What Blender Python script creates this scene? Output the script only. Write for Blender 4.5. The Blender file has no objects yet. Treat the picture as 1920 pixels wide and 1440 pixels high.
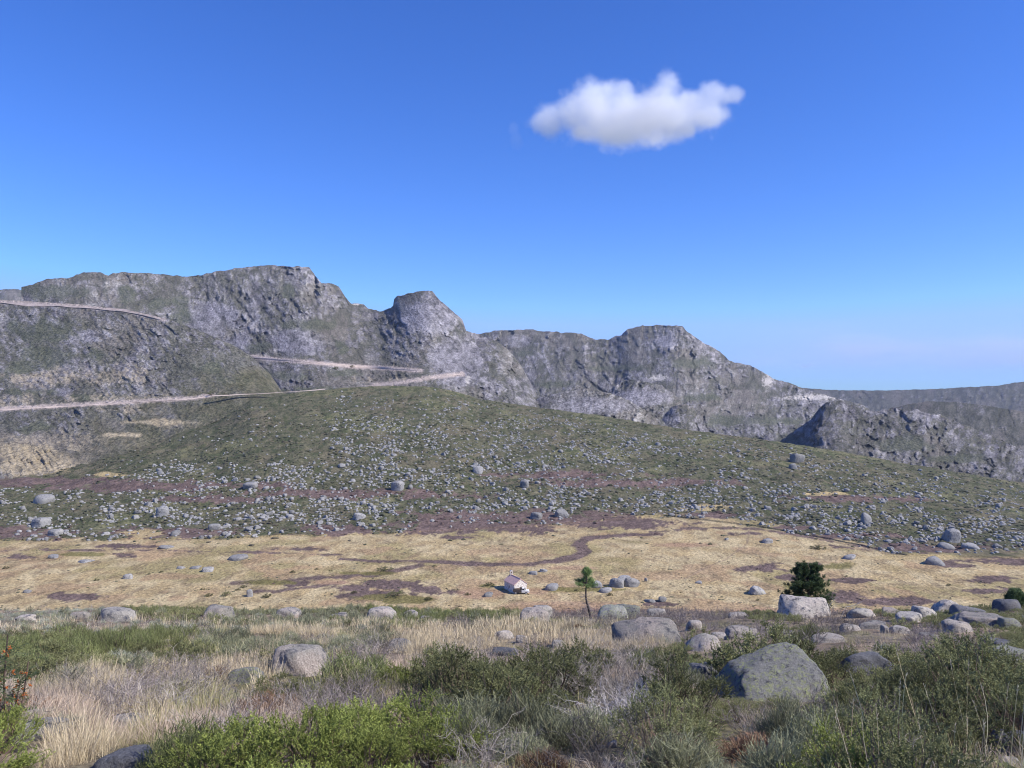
import bpy, math, random
import numpy as np
from mathutils import Vector

# ------------------------------------------------------------------ camera, world, sun
sc = bpy.context.scene
COL = sc.collection
F = 1478.0                       # focal length in photograph pixels (1920 wide)
HX, HY = 960.0, 720.0
cd = bpy.data.cameras.new('camera'); cam = bpy.data.objects.new('camera', cd); COL.objects.link(cam)
cam.location = (0, 0, 0); cam.rotation_euler = (math.radians(90), 0, 0)
cd.sensor_width = 36; cd.lens = F / 1920 * 36; cd.clip_start = .05; cd.clip_end = 60000
sc.camera = cam

SUN_AZ, SUN_EL = math.radians(108), math.radians(40)      # clockwise from the view direction (+Y)
w = bpy.data.worlds.new("World"); sc.world = w; w.use_nodes = True
nt = w.node_tree; nt.nodes.clear()
sky = nt.nodes.new('ShaderNodeTexSky'); sky.sky_type = 'NISHITA'; sky.sun_disc = False
sky.sun_elevation = SUN_EL; sky.sun_rotation = SUN_AZ
sky.altitude = 1500; sky.air_density = 1.0; sky.dust_density = .25; sky.ozone_density = 3.0
hs = nt.nodes.new('ShaderNodeHueSaturation'); hs.inputs['Saturation'].default_value = 1.22; hs.inputs['Hue'].default_value = .508
bg = nt.nodes.new('ShaderNodeBackground'); bg.inputs['Strength'].default_value = .132
wo = nt.nodes.new('ShaderNodeOutputWorld')
tint = nt.nodes.new('ShaderNodeMix'); tint.data_type = 'RGBA'; tint.blend_type = 'MULTIPLY'; tint.inputs[0].default_value = 1; tint.inputs[7].default_value = (.70, .885, 1.27, 1)
lim = nt.nodes.new('ShaderNodeMix'); lim.data_type = 'RGBA'; lim.blend_type = 'DARKEN'; lim.inputs[0].default_value = 1; lim.inputs[7].default_value = (.28 / .13, .49 / .13, .97 / .13, 1)
nt.links.new(sky.outputs[0], hs.inputs['Color']); nt.links.new(hs.outputs[0], tint.inputs[6]); nt.links.new(tint.outputs[2], lim.inputs[6]); nt.links.new(lim.outputs[2], bg.inputs['Color']); nt.links.new(bg.outputs[0], wo.inputs[0])

sl = bpy.data.lights.new('sun', 'SUN'); sl.energy = 4.9; sl.angle = math.radians(.5); sl.color = (1, .95, .88)
so = bpy.data.objects.new('sun', sl); COL.objects.link(so)
sdir = Vector((math.sin(SUN_AZ) * math.cos(SUN_EL), math.cos(SUN_AZ) * math.cos(SUN_EL), math.sin(SUN_EL)))
so.rotation_euler = sdir.to_track_quat('Z', 'Y').to_euler()
sc.view_settings.view_transform = 'Standard'; sc.view_settings.look = 'None'
sc.view_settings.exposure = .33; sc.view_settings.gamma = 1
sc.cycles.max_bounces = 8; sc.cycles.diffuse_bounces = 3; sc.cycles.volume_bounces = 12
sc.cycles.transparent_max_bounces = 4; sc.cycles.use_denoising = True; sc.cycles.filter_width = 1.1
sc.cycles.volume_step_rate = 1.0; sc.cycles.volume_max_steps = 256

# ------------------------------------------------------------------ numpy helpers
rng = np.random.default_rng(7)
def ip(x, pts):
    a = np.array(pts, float); return np.interp(x, a[:, 0], a[:, 1])
def sstep(a, b, x):
    t = np.clip((x - a) / (b - a), 0, 1); return t * t * (3 - 2 * t)
def _h(ix, iy, s):
    h = (ix.astype(np.uint32) * np.uint32(374761393)) ^ (iy.astype(np.uint32) * np.uint32(668265263)) ^ np.uint32((s * 2246822519 + 12345) & 0xffffffff)
    h = (h ^ (h >> np.uint32(13))) * np.uint32(1274126177); h ^= h >> np.uint32(16)
    return (h & np.uint32(0xffffff)).astype(np.float32) / 16777216.0
def noise(x, y, s=0):
    x = np.asarray(x, float); y = np.asarray(y, float)
    fx = np.floor(x); fy = np.floor(y); ix = fx.astype(np.int64); iy = fy.astype(np.int64)
    tx = (x - fx).astype(np.float32); ty = (y - fy).astype(np.float32); tx = tx * tx * (3 - 2 * tx); ty = ty * ty * (3 - 2 * ty)
    a = _h(ix, iy, s); b = _h(ix + 1, iy, s); c = _h(ix, iy + 1, s); d = _h(ix + 1, iy + 1, s)
    return (a + (b - a) * tx) * (1 - ty) + (c + (d - c) * tx) * ty
def fbm(x, y, s=0, o=4, g=.5):
    r = 0; a = 1; t = 0
    for i in range(o):
        r = r + a * noise(x * 2 ** i + 17.3 * i, y * 2 ** i - 9.1 * i, s + i * 31); t += a; a *= g
    return r / t
def ridged(x, y, s=0, o=4, g=.5):
    r = 0; a = 1; t = 0
    for i in range(o):
        r = r + a * (1 - np.abs(2 * noise(x * 2 ** i + 5.7 * i, y * 2 ** i + 3.3 * i, s + i * 17) - 1)); t += a; a *= g
    return r / t
def worley(x, y, s=0):
    """nearest-cell facets: per-cell value, offsets to the cell point, distance to the border"""
    ix = np.floor(x).astype(np.int64); iy = np.floor(y).astype(np.int64); d1 = np.full(x.shape, 9.); d2 = np.full(x.shape, 9.); ox = np.zeros(x.shape); oy = np.zeros(x.shape); cx = np.zeros(x.shape, np.int64); cy = np.zeros(x.shape, np.int64)
    for i in (-1, 0, 1):
        for j in (-1, 0, 1):
            a = ix + i; b = iy + j; dx = a + .1 + .8 * _h(a, b, s) - x; dy = b + .1 + .8 * _h(a, b, s + 1) - y; d = np.hypot(dx, dy); m = d < d1
            d2 = np.where(m, d1, np.minimum(d2, d)); d1 = np.where(m, d, d1); ox = np.where(m, dx, ox); oy = np.where(m, dy, oy); cx = np.where(m, a, cx); cy = np.where(m, b, cy)
    return (_h(cx, cy, s + 2), _h(cx, cy, s + 3) - .5, _h(cx, cy, s + 4) - .5, -ox, -oy, d2 - d1)
def facets(x, y, s, lam):
    """broken-rock relief: every cell is a tilted face at its own height; returns height (about -.5..+.5) and crack mask"""
    v, tx, ty, dx, dy, e = worley(x / lam, y / lam, s); return (v - .5) * .55 + (tx * dx * 1.5 + ty * dy * 1.5), 1 - sstep(.03, .16, e)
def mix(a, b, t):
    a = np.asarray(a, float); b = np.asarray(b, float); t = np.asarray(t)[..., None]; return a * (1 - t) + b * t
def mesh(name, V, Fc, C=None, smooth=True, mat=None, parent=None, link=True):
    """V (n,3), Fc (m,3|4) int, C (n,3) point colours -> one mesh object"""
    V = np.asarray(V, np.float32); Fc = np.asarray(Fc, np.int32); k = Fc.shape[1]
    me = bpy.data.meshes.new(name)
    me.vertices.add(len(V)); me.vertices.foreach_set('co', V.ravel())
    me.loops.add(Fc.size); me.loops.foreach_set('vertex_index', Fc.ravel())
    me.polygons.add(len(Fc)); me.polygons.foreach_set('loop_start', np.arange(0, Fc.size, k, dtype=np.int32))
    me.polygons.foreach_set('loop_total', np.full(len(Fc), k, np.int32))
    me.polygons.foreach_set('use_smooth', np.full(len(Fc), smooth, bool))
    if C is not None:
        at = me.color_attributes.new('Col', 'FLOAT_COLOR', 'POINT')
        c4 = np.ones((len(V), 4), np.float32); c4[:, :3] = C; at.data.foreach_set('color', c4.ravel())
    me.update(calc_edges=True)
    if mat: me.materials.append(mat)
    ob = bpy.data.objects.new(name, me)
    if link: COL.objects.link(ob)
    if parent: ob.parent = parent
    return ob
def grid_faces(nr, nc):
    i = np.arange(nr * nc).reshape(nr, nc)
    return np.stack([i[:-1, :-1], i[:-1, 1:], i[1:, 1:], i[1:, :-1]], -1).reshape(-1, 4)
def unproj(px, py, D):
    return np.stack([(px - HX) / F * D, D + 0 * px, (HY - py) / F * D], -1)
def tag(o, label=None, cat=None, group=None, kind=None):
    if label: o['label'] = label
    if cat: o['category'] = cat
    if group: o['group'] = group
    if kind: o['kind'] = kind
    return o
def empty(name, loc, rz=0):
    o = bpy.data.objects.new(name, None); COL.objects.link(o); o.location = loc; o.rotation_euler = (0, 0, rz); o.empty_display_size = .2
    return o
def copy_tree(o, parent=None):
    c = o.copy(); COL.objects.link(c); c.parent = parent
    for ch in list(o.children): copy_tree(ch, c)
    return c

# ------------------------------------------------------------------ materials
def new_mat(name):
    m = bpy.data.materials.new(name); m.use_nodes = True; n = m.node_tree.nodes; b = n['Principled BSDF']
    b.inputs['Roughness'].default_value = .9; b.inputs['Specular IOR Level'].default_value = .15
    return m, n, m.node_tree.links, b
def nd(n, t, **k):
    x = n.new(t)
    for a, v in k.items(): setattr(x, a, v)
    return x
def mul_noise(n, l, col, scale, lo, hi, detail=6, coord='Object', rough=.6, stretch=None):
    tc = n.new('ShaderNodeTexCoord'); ns = n.new('ShaderNodeTexNoise'); ns.inputs['Scale'].default_value = scale
    ns.inputs['Detail'].default_value = detail; ns.inputs['Roughness'].default_value = rough
    src = tc.outputs[coord]
    if stretch:
        mp = n.new('ShaderNodeMapping'); mp.inputs['Scale'].default_value = stretch; l.new(src, mp.inputs[0]); src = mp.outputs[0]
    l.new(src, ns.inputs['Vector'])
    mr = n.new('ShaderNodeMapRange'); mr.inputs['From Min'].default_value = .3; mr.inputs['From Max'].default_value = .7
    mr.inputs['To Min'].default_value = lo; mr.inputs['To Max'].default_value = hi; l.new(ns.outputs['Fac'], mr.inputs['Value'])
    v = n.new('ShaderNodeVectorMath'); v.operation = 'SCALE'; l.new(col, v.inputs[0]); l.new(mr.outputs[0], v.inputs['Scale'])
    return v.outputs[0], ns.outputs['Fac']
def terrain_mat(name, s1, s2, bump, dist):
    m, n, l, b = new_mat(name)
    a = nd(n, 'ShaderNodeAttribute', attribute_name='Col')
    c, f1 = mul_noise(n, l, a.outputs['Color'], s1, .8, 1.2)
    c, f2 = mul_noise(n, l, c, s2, .58, 1.42)
    l.new(c, b.inputs['Base Color']); b.inputs['Specular IOR Level'].default_value = .05; b.inputs['Roughness'].default_value = 1
    bp = n.new('ShaderNodeBump'); bp.inputs['Strength'].default_value = bump; bp.inputs['Distance'].default_value = dist
    l.new(f2, bp.inputs['Height']); l.new(bp.outputs[0], b.inputs['Normal'])
    return m
M = {}
M['mount'] = terrain_mat('mountain_rock', .03, .3, 1., 4.0)
M['hill'] = terrain_mat('hill_scrub', .08, .9, .9, .8)
M['near'] = terrain_mat('near_soil', .8, 9, .8, .08)
def leaf_mat(name, trans=.25, var=.32):
    m, n, l, b = new_mat(name)
    a = nd(n, 'ShaderNodeAttribute', attribute_name='Col')
    oi = n.new('ShaderNodeObjectInfo'); mr = n.new('ShaderNodeMapRange'); mr.inputs['To Min'].default_value = 1 - var; mr.inputs['To Max'].default_value = 1 + var
    l.new(oi.outputs['Random'], mr.inputs['Value'])
    v = n.new('ShaderNodeVectorMath'); v.operation = 'SCALE'; l.new(a.outputs['Color'], v.inputs[0]); l.new(mr.outputs[0], v.inputs['Scale'])
    l.new(v.outputs[0], b.inputs['Base Color']); b.inputs['Roughness'].default_value = .6; b.inputs['Specular IOR Level'].default_value = .1
    tr = n.new('ShaderNodeBsdfTranslucent'); l.new(v.outputs[0], tr.inputs['Color'])
    ms = n.new('ShaderNodeMixShader'); ms.inputs[0].default_value = trans
    l.new(b.outputs[0], ms.inputs[1]); l.new(tr.outputs[0], ms.inputs[2]); l.new(ms.outputs[0], n['Material Output'].inputs[0])
    return m
M['leaf'] = leaf_mat('foliage', .22)
M['twig'] = leaf_mat('dry_twigs', .08)
M['grass'] = leaf_mat('dry_grass', .25)
def rock_mat(name, scale, base=(.31, .288, .252), warm=(.42, .355, .31), dark=(.10, .10, .11), lichen=.35, bump=.16, warmth=.5):
    m, n, l, b = new_mat(name)
    tc = n.new('ShaderNodeTexCoord'); oi = n.new('ShaderNodeObjectInfo')
    ad = n.new('ShaderNodeVectorMath'); ad.operation = 'ADD'; sv = n.new('ShaderNodeVectorMath'); sv.operation = 'SCALE'
    cb = n.new('ShaderNodeCombineXYZ')
    for i in range(3): l.new(oi.outputs['Random'], cb.inputs[i])
    l.new(cb.outputs[0], sv.inputs[0]); sv.inputs['Scale'].default_value = 91
    geo = n.new('ShaderNodeNewGeometry'); l.new(geo.outputs['Position'], ad.inputs[0]); l.new(sv.outputs[0], ad.inputs[1])
    def ns(sc_, det=7, ro=.65):
        x = n.new('ShaderNodeTexNoise'); x.inputs['Scale'].default_value = sc_; x.inputs['Detail'].default_value = det; x.inputs['Roughness'].default_value = ro
        l.new(ad.outputs[0], x.inputs['Vector']); return x.outputs['Fac']
    def ramp(f, a, b_):
        x = n.new('ShaderNodeMapRange'); x.interpolation_type = 'SMOOTHSTEP'; x.inputs['From Min'].default_value = a; x.inputs['From Max'].default_value = b_
        l.new(f, x.inputs['Value']); return x.outputs[0]
    def mx(f, c1, c2):
        x = n.new('ShaderNodeMix'); x.data_type = 'RGBA'; l.new(f, x.inputs[0])
        for s_, c_ in ((6, c1), (7, c2)):
            if isinstance(c_, tuple): x.inputs[s_].default_value = (*c_, 1)
            else: l.new(c_, x.inputs[s_])
        return x.outputs[2]
    big = ns(scale * .5); mid = ns(scale * 3); fine = ns(scale * 22, 5, .8); li = ns(scale * 5, 8, .75)
    c = mx(ramp(big, .55 - warmth * .2, .75 - warmth * .2), base, warm)
    c = mx(ramp(mid, .5, .68), c, dark); cr_ = n.new('ShaderNodeTexVoronoi'); cr_.feature = 'DISTANCE_TO_EDGE'; cr_.inputs['Scale'].default_value = scale * .55; wv = n.new('ShaderNodeVectorMath'); wv.operation = 'MULTIPLY_ADD'; nz_ = n.new('ShaderNodeTexNoise'); nz_.inputs['Scale'].default_value = scale; nz_.inputs['Detail'].default_value = 4; l.new(ad.outputs[0], nz_.inputs['Vector']); l.new(nz_.outputs['Color'], wv.inputs[0]); wv.inputs[1].default_value = (1.2 / scale,) * 3; l.new(ad.outputs[0], wv.inputs[2]); l.new(wv.outputs[0], cr_.inputs['Vector']); cm_ = n.new('ShaderNodeMath'); cm_.operation = 'MULTIPLY'; l.new(ramp(cr_.outputs['Distance'], .022, .0), cm_.inputs[0]); l.new(ramp(ns(scale * .8, 2), .52, .62), cm_.inputs[1]); c = mx(cm_.outputs[0], c, (.09, .085, .085))
    sp = n.new('ShaderNodeVectorMath'); sp.operation = 'SCALE'; mr = n.new('ShaderNodeMapRange'); mr.inputs['From Min'].default_value = .3; mr.inputs['From Max'].default_value = .7
    mr.inputs['To Min'].default_value = .5; mr.inputs['To Max'].default_value = 1.5; l.new(fine, mr.inputs['Value']); l.new(c, sp.inputs[0]); l.new(mr.outputs[0], sp.inputs['Scale'])
    c = sp.outputs[0]
    pm = n.new('ShaderNodeMath'); pm.operation = 'MULTIPLY'; l.new(ramp(li, .50, .56), pm.inputs[0]); l.new(ramp(ns(scale * .9, 3), .62 - lichen * .3, .78 - lichen * .3), pm.inputs[1]); c = mx(pm.outputs[0], c, (.34, .36, .20))
    vr = n.new('ShaderNodeMapRange'); vr.inputs['To Min'].default_value = .8; vr.inputs['To Max'].default_value = 1.22; l.new(oi.outputs['Random'], vr.inputs['Value'])
    s2 = n.new('ShaderNodeVectorMath'); s2.operation = 'SCALE'; l.new(c, s2.inputs[0]); l.new(vr.outputs[0], s2.inputs['Scale'])
    l.new(s2.outputs[0], b.inputs['Base Color'])
    bp = n.new('ShaderNodeBump'); bp.inputs['Strength'].default_value = .8; bp.inputs['Distance'].default_value = bump
    sm = n.new('ShaderNodeMath'); sm.operation = 'ADD'; l.new(mid, sm.inputs[0]); mm = n.new('ShaderNodeMath'); mm.operation = 'MULTIPLY'; mm.inputs[1].default_value = .5
    l.new(fine, mm.inputs[0]); l.new(mm.outputs[0], sm.inputs[1]); l.new(sm.outputs[0], bp.inputs['Height']); l.new(bp.outputs[0], b.inputs['Normal'])
    return m
M['granite'] = rock_mat('granite', 1.2, lichen=.12)
M['granite_lichen'] = rock_mat('granite_with_lichen', 3.4, base=(.27, .265, .25), warm=(.34, .33, .30), dark=(.09, .09, .1), lichen=.85, warmth=.2)
M['granite_pale'] = rock_mat('pale_granite', 1.6, base=(.37, .34, .30), warm=(.46, .405, .35), lichen=.0, warmth=.8)
M['granite_dark_shaded'] = rock_mat('dark_and_shaded_granite', 1.8, base=(.16, .16, .17), warm=(.2, .19, .19), lichen=.15, warmth=.2)  # dark granite; also puts shade into the colour of some shaded rocks
M['granite_far'] = rock_mat('hillside_granite', .35, base=(.255, .248, .24), warm=(.33, .315, .295), dark=(.14, .14, .14), lichen=0, bump=.25, warmth=.3)
def plain(name, col, rough=.7, spec=.2, metal=0, ns=None):
    m, n, l, b = new_mat(name); b.inputs['Base Color'].default_value = (*col, 1); b.inputs['Roughness'].default_value = rough
    b.inputs['Specular IOR Level'].default_value = spec; b.inputs['Metallic'].default_value = metal
    if ns:
        rgb = n.new('ShaderNodeRGB'); rgb.outputs[0].default_value = (*col, 1)
        c, f = mul_noise(n, l, rgb.outputs[0], ns[0], ns[1], ns[2]); l.new(c, b.inputs['Base Color'])
    return m

# ------------------------------------------------------------------ near slope (its height everywhere)
def near_z(x, D):
    z = -(1.65 + .262 * np.minimum(D, 60)) - np.clip(D - 60, 0, None) * .37
    z = z + (fbm(x / 9., D / 9., 3, 3) - .5) * 1.0 * sstep(5, 20, D) + (fbm(x / 2.2, D / 2.2, 5, 3) - .5) * .30
    return np.maximum(z, -66)
def near_D(px, py):
    """depth at which the near slope is seen at pixel (px, py)"""
    D = np.geomspace(3, 75, 1200); z = near_z((px - HX) / F * D, D); y = HY - F * z / D
    i = np.argmax(y <= py)
    return float(D[i]) if y[i] <= py else 66.
def near_pt(px, py):
    D = near_D(px, py); x = (px - HX) / F * D; return x, D, float(near_z(np.array([x]), np.array([D]))[0])

rows = np.concatenate([np.geomspace(1.2, 60, 420), np.linspace(60.5, 215, 90)]); uu = np.linspace(-1, 1, 520)
Dn = rows[:, None] + 0 * uu[None]; Xn = uu[None] * (3.5 + 1.0 * rows[:, None])
Zn = near_z(Xn, Dn)
n1 = fbm(Xn / 1.3, Dn / 1.3, 11, 4); n2 = fbm(Xn / .4, Dn / .4, 12, 3); n3 = fbm(Xn / 6, Dn / 6, 14, 3)
c = mix((.20, .155, .115), (.30, .235, .16), sstep(.4, .65, n1)); c = mix(c, (.10, .085, .065), sstep(.55, .7, n2)); c = mix(c, (.13, .13, .06), sstep(.5, .62, n3) * .6)
tag(mesh('ground', np.stack([Xn, Dn, Zn], -1).reshape(-1, 3), grid_faces(*Xn.shape), c.reshape(-1, 3), True, M['near']), kind='structure')

# ------------------------------------------------------------------ valley meadow and boulder hill
ZM = -63.5
EDGE = [(-700, 1012), (0, 1012), (400, 1008), (700, 1000), (1000, 985), (1250, 965), (1420, 985), (1560, 1010), (1700, 1040), (2600, 1060)]
CREST = [(-700, 905), (0, 893), (100, 880), (200, 852), (300, 818), (400, 780), (470, 750), (560, 735), (700, 724), (800, 724), (860, 736), (900, 748), (1000, 763), (1120, 778),
         (1250, 800), (1400, 820), (1550, 842), (1700, 870), (1920, 905), (2600, 990)]
DCREST = [(-700, 520), (0, 520), (200, 570), (400, 650), (600, 700), (800, 720), (1000, 700), (1250, 650), (1500, 610), (1920, 560), (2600, 520)]
def ell(px, py, cx, cy, rx, ry): return np.sqrt(((px - cx) / rx) ** 2 + ((py - cy) / ry) ** 2)
def seg_dist(px, py, pts, ky=2.2):
    d = np.full(np.shape(px), 1e9)
    for (ax, ay), (bx, by) in zip(pts[:-1], pts[1:]):
        vx, vy = bx - ax, (by - ay) * ky; wx, wy = px - ax, (py - ay) * ky
        t = np.clip((wx * vx + wy * vy) / (vx * vx + vy * vy + 1e-9), 0, 1); d = np.minimum(d, np.hypot(wx - t * vx, wy - t * vy))
    return d
pxs = np.arange(-560, 2480, 1.7)
e_ = ip(pxs, EDGE); cr_ = ip(pxs, CREST); dc_ = ip(pxs, DCREST)
NR1, NR2 = 110, 190
Ynear = 720 - F * ZM / 205.
ROWY, ROWD = [], []
for i in range(NR1):                              # the meadow, nearly level
    t = i / NR1; y = Ynear * (1 - t) + e_ * t; ROWY.append(y); ROWD.append(-ZM * F / (y - HY))
d0 = ROWD[-1]
for i in range(NR2 + 1):                          # the hill, convex
    s = i / NR2; y = e_ * (1 - s) + cr_ * s; ROWY.append(y); ROWD.append(np.maximum(d0, 0) + (dc_ - d0) * (.72 * s + .28 * s ** 4))
mY = np.array(ROWY); mD = np.array(ROWD); mX = pxs[None] + 0 * mY
sfull = np.concatenate([np.zeros(NR1), np.linspace(0, 1, NR2 + 1)])[:, None] + 0 * mX
def hill_D(px, py):
    """depth of meadow / hill at pixel (arrays)"""
    px = np.asarray(px, float); py = np.asarray(py, float)
    e = ip(px, EDGE); cr = ip(px, CREST); dc = ip(px, DCREST)
    dm = -ZM * F / np.maximum(py - HY, 60); de = -ZM * F / (e - HY)
    s = np.clip((e - py) / (e - cr), 0, 1)
    return np.where(py >= e, dm, de + (dc - de) * (.72 * s + .28 * s ** 4))
Pm = unproj(mX, mY, mD)
wx, wy = Pm[..., 0], Pm[..., 1]
bump = (fbm(wx / 14, wy / 14, 21, 4) - .5) * 3.0 * sstep(0, .15, sfull) * (1 - .6 * sstep(.9, 1, sfull)) + (fbm(wx / 4, wy / 4, 22, 3) - .5) * (.35 + .9 * sstep(0, .1, sfull))
bump *= sstep(0, 12, np.arange(len(mY)))[:, None] * 1.0
Pm[..., 2] += bump
# colours -------------------------------------------------
wob = (fbm(wx / 12, wy / 12, 31, 4) - .5); wob2 = (fbm(wx / 3.0, wy / 5.0, 33, 3) - .5)
A = fbm(wx / 22, wy / 30, 41, 4); B = fbm(wx / 5, wy / 7, 42, 4); Cn = fbm(wx / 1.6, wy / 2.2, 43, 3)
tan_ = mix((.41, .31, .165), (.47, .375, .215), sstep(.35, .65, B)); tan_ = mix(tan_, (.30, .245, .115), sstep(.52, .66, A) * .8)
tan_ = mix(tan_, (.365, .25, .145), sstep(.57, .68, fbm(wx / 13, wy / 13, 45, 3)) * .75)
tan_ = mix(tan_, (.22, .165, .10), sstep(.60, .68, fbm(wx / 3.2, wy / 5, 46, 3)) * .6)
maroon = mix((.125, .09, .078), (.175, .125, .108), sstep(.35, .65, Cn))
green = mix((.095, .095, .055), (.14, .13, .082), sstep(.35, .65, Cn)); green = mix(green, (.15, .13, .085), sstep(.48, .66, A) * .75)
green = mix(green, (.17, .165, .085), sstep(.58, .70, fbm(wx / 30, wy / 40, 48, 3)) * .6); green = mix(green, (.06, .072, .035), sstep(.5, .66, fbm(wx / 3.4, wy / 6, 47, 3)) * .75)
hilliness = sstep(-6, 10, (ip(mX, EDGE) - mY) + wob * 34)
col = mix(tan_, green, hilliness)
MAR = [(30, 1001, 120, 12), (330, 1000, 130, 11), (620, 995, 110, 10), (860, 986, 190, 17), (1000, 972, 230, 15), (1170, 982, 110, 11), (70, 904, 190, 10), (300, 912, 260, 9), (640, 926, 260, 9), (420, 936, 160, 7),
       (1585, 936, 140, 9), (1160, 905, 190, 9), (1050, 890, 140, 7), (140, 1117, 58, 9), (35, 1044, 36, 7), (560, 1030, 45, 4), (250, 1024, 60, 4), (740, 1096, 60, 9), (660, 1104, 40, 8), (560, 1094, 26, 6), (800, 1110, 50, 10),
       (690, 1115, 60, 9), (1425, 1066, 48, 11), (1467, 1082, 24, 6), (1605, 1087, 52, 5), (1690, 1127, 70, 10), (1862, 1085, 46, 7), (1578, 1120, 38, 15), (1740, 1028, 170, 8), (1600, 1004, 90, 6), (1880, 1052, 80, 7), (1840, 1108, 50, 6),
       (1500, 990, 60, 4), (470, 1035, 30, 3), (860, 1008, 50, 3), (1080, 1150, 60, 8), (1240, 1132, 50, 6), (1340, 965, 60, 6), (1400, 1000, 40, 4), (1530, 1058, 30, 4), (1790, 1060, 60, 4), (230, 1040, 24, 5)]
mm = np.zeros_like(mY)
for q in MAR: mm = np.maximum(mm, 1 - sstep(.72, 1.02, ell(mX, mY, *q) + wob * 1.5 + wob2 * 1.1 + (Cn - .5) * .9))
st = seg_dist(mX, mY + wob * 6, [(640, 1048), (700, 1051), (800, 1052), (870, 1057), (980, 1058), (1030, 1052), (1078, 1046), (1102, 1035), (1085, 1022), (1098, 1011), (1160, 1003), (1240, 1001)])
wid = 5 + 9 * np.exp(-((mX - 1075) / 40) ** 2) + 4 * np.exp(-((mX - 900) / 100) ** 2)
mm = np.maximum(mm, 1 - sstep(wid * .7, wid * 1.2, st + wob2 * 8))
for pts, wd in (([(440, 1092), (520, 1091), (600, 1083), (700, 1078), (790, 1061)], 8), ([(480, 1110), (560, 1104), (640, 1092)], 6), ([(1100, 1012), (1300, 990), (1420, 992), (1560, 1015)], 4), ([(0, 1033), (200, 1030), (640, 1040)], 2.5)):
    mm = np.maximum(mm, (1 - sstep(wd * .6, wd * 1.3, seg_dist(mX, mY + wob * 5, pts) + wob2 * 12)) * .95)
col = mix(col, maroon, mm)
ol = np.zeros_like(mY)
for q in [(1565, 1062, 40, 10), (500, 1092, 50, 5), (700, 1075, 60, 4), (775, 1124, 60, 8), (710, 1120, 50, 6), (1490, 1100, 30, 8), (1060, 1105, 200, 4), (150, 1040, 60, 4), (1010, 1140, 80, 4), (915, 1098, 18, 4)]:
    ol = np.maximum(ol, 1 - sstep(.7, 1.05, ell(mX, mY, *q) + wob * 1.1 + wob2 * .8))
col = mix(col, (.17, .15, .055), ol * .85)
rd = np.zeros_like(mY)
for q in [(910, 1112, 55, 11), (1000, 1108, 30, 8), (1080, 1140, 150, 14), (620, 1092, 40, 5), (1080, 1065, 60, 5), (1500, 1150, 250, 12), (1290, 1022, 60, 4)]:
    rd = np.maximum(rd, 1 - sstep(.6, 1.1, ell(mX, mY, *q) + wob * .8))
col = mix(col, (.365, .235, .15), rd * .75)
tn = np.zeros_like(mY)
for q in [(20, 875, 110, 18), (270, 1000, 40, 8), (1545, 925, 60, 4), (1700, 1045, 90, 5), (1330, 952, 60, 6), (220, 890, 60, 4)]: tn = np.maximum(tn, 1 - sstep(.7, 1.1, ell(mX, mY, *q) + wob * 1.2))
col = mix(col, (.43, .33, .17), tn * .85)
tk = 1 - sstep(1.2, 2.6, seg_dist(mX, mY, [(1282, 1086), (1320, 1066), (1362, 1048), (1400, 1020), (1406, 992)]) + wob2 * 2); col = mix(col, (.25, .18, .13), tk * .6)
back = np.stack([Pm[-1] * np.array([1 + 60 / 700, 1 + 60 / 700, 1]) - np.array([0, 0, 10]), Pm[-1] * np.array([1.3, 1.3, 1]) - np.array([0, 0, 70])])
Pm2 = np.concatenate([Pm, back]); col2 = np.concatenate([col, col[-1:], col[-1:]])
tag(mesh('meadow_terrain', Pm2.reshape(-1, 3), grid_faces(*Pm2.shape[:2]), col2.reshape(-1, 3), True, M['hill']), kind='structure')
def hill_z_at(px, py):
    """nearest mesh vertex -> world point (follows bumps)"""
    i = np.clip(np.round((np.asarray(px) - pxs[0]) / 1.7).astype(int), 0, len(pxs) - 1)
    yy = mY[:, i]; j = np.argmin(np.abs(yy - np.asarray(py)[None]), 0)
    return Pm[j, i], mm[j, i], hilliness[j, i]

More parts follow.
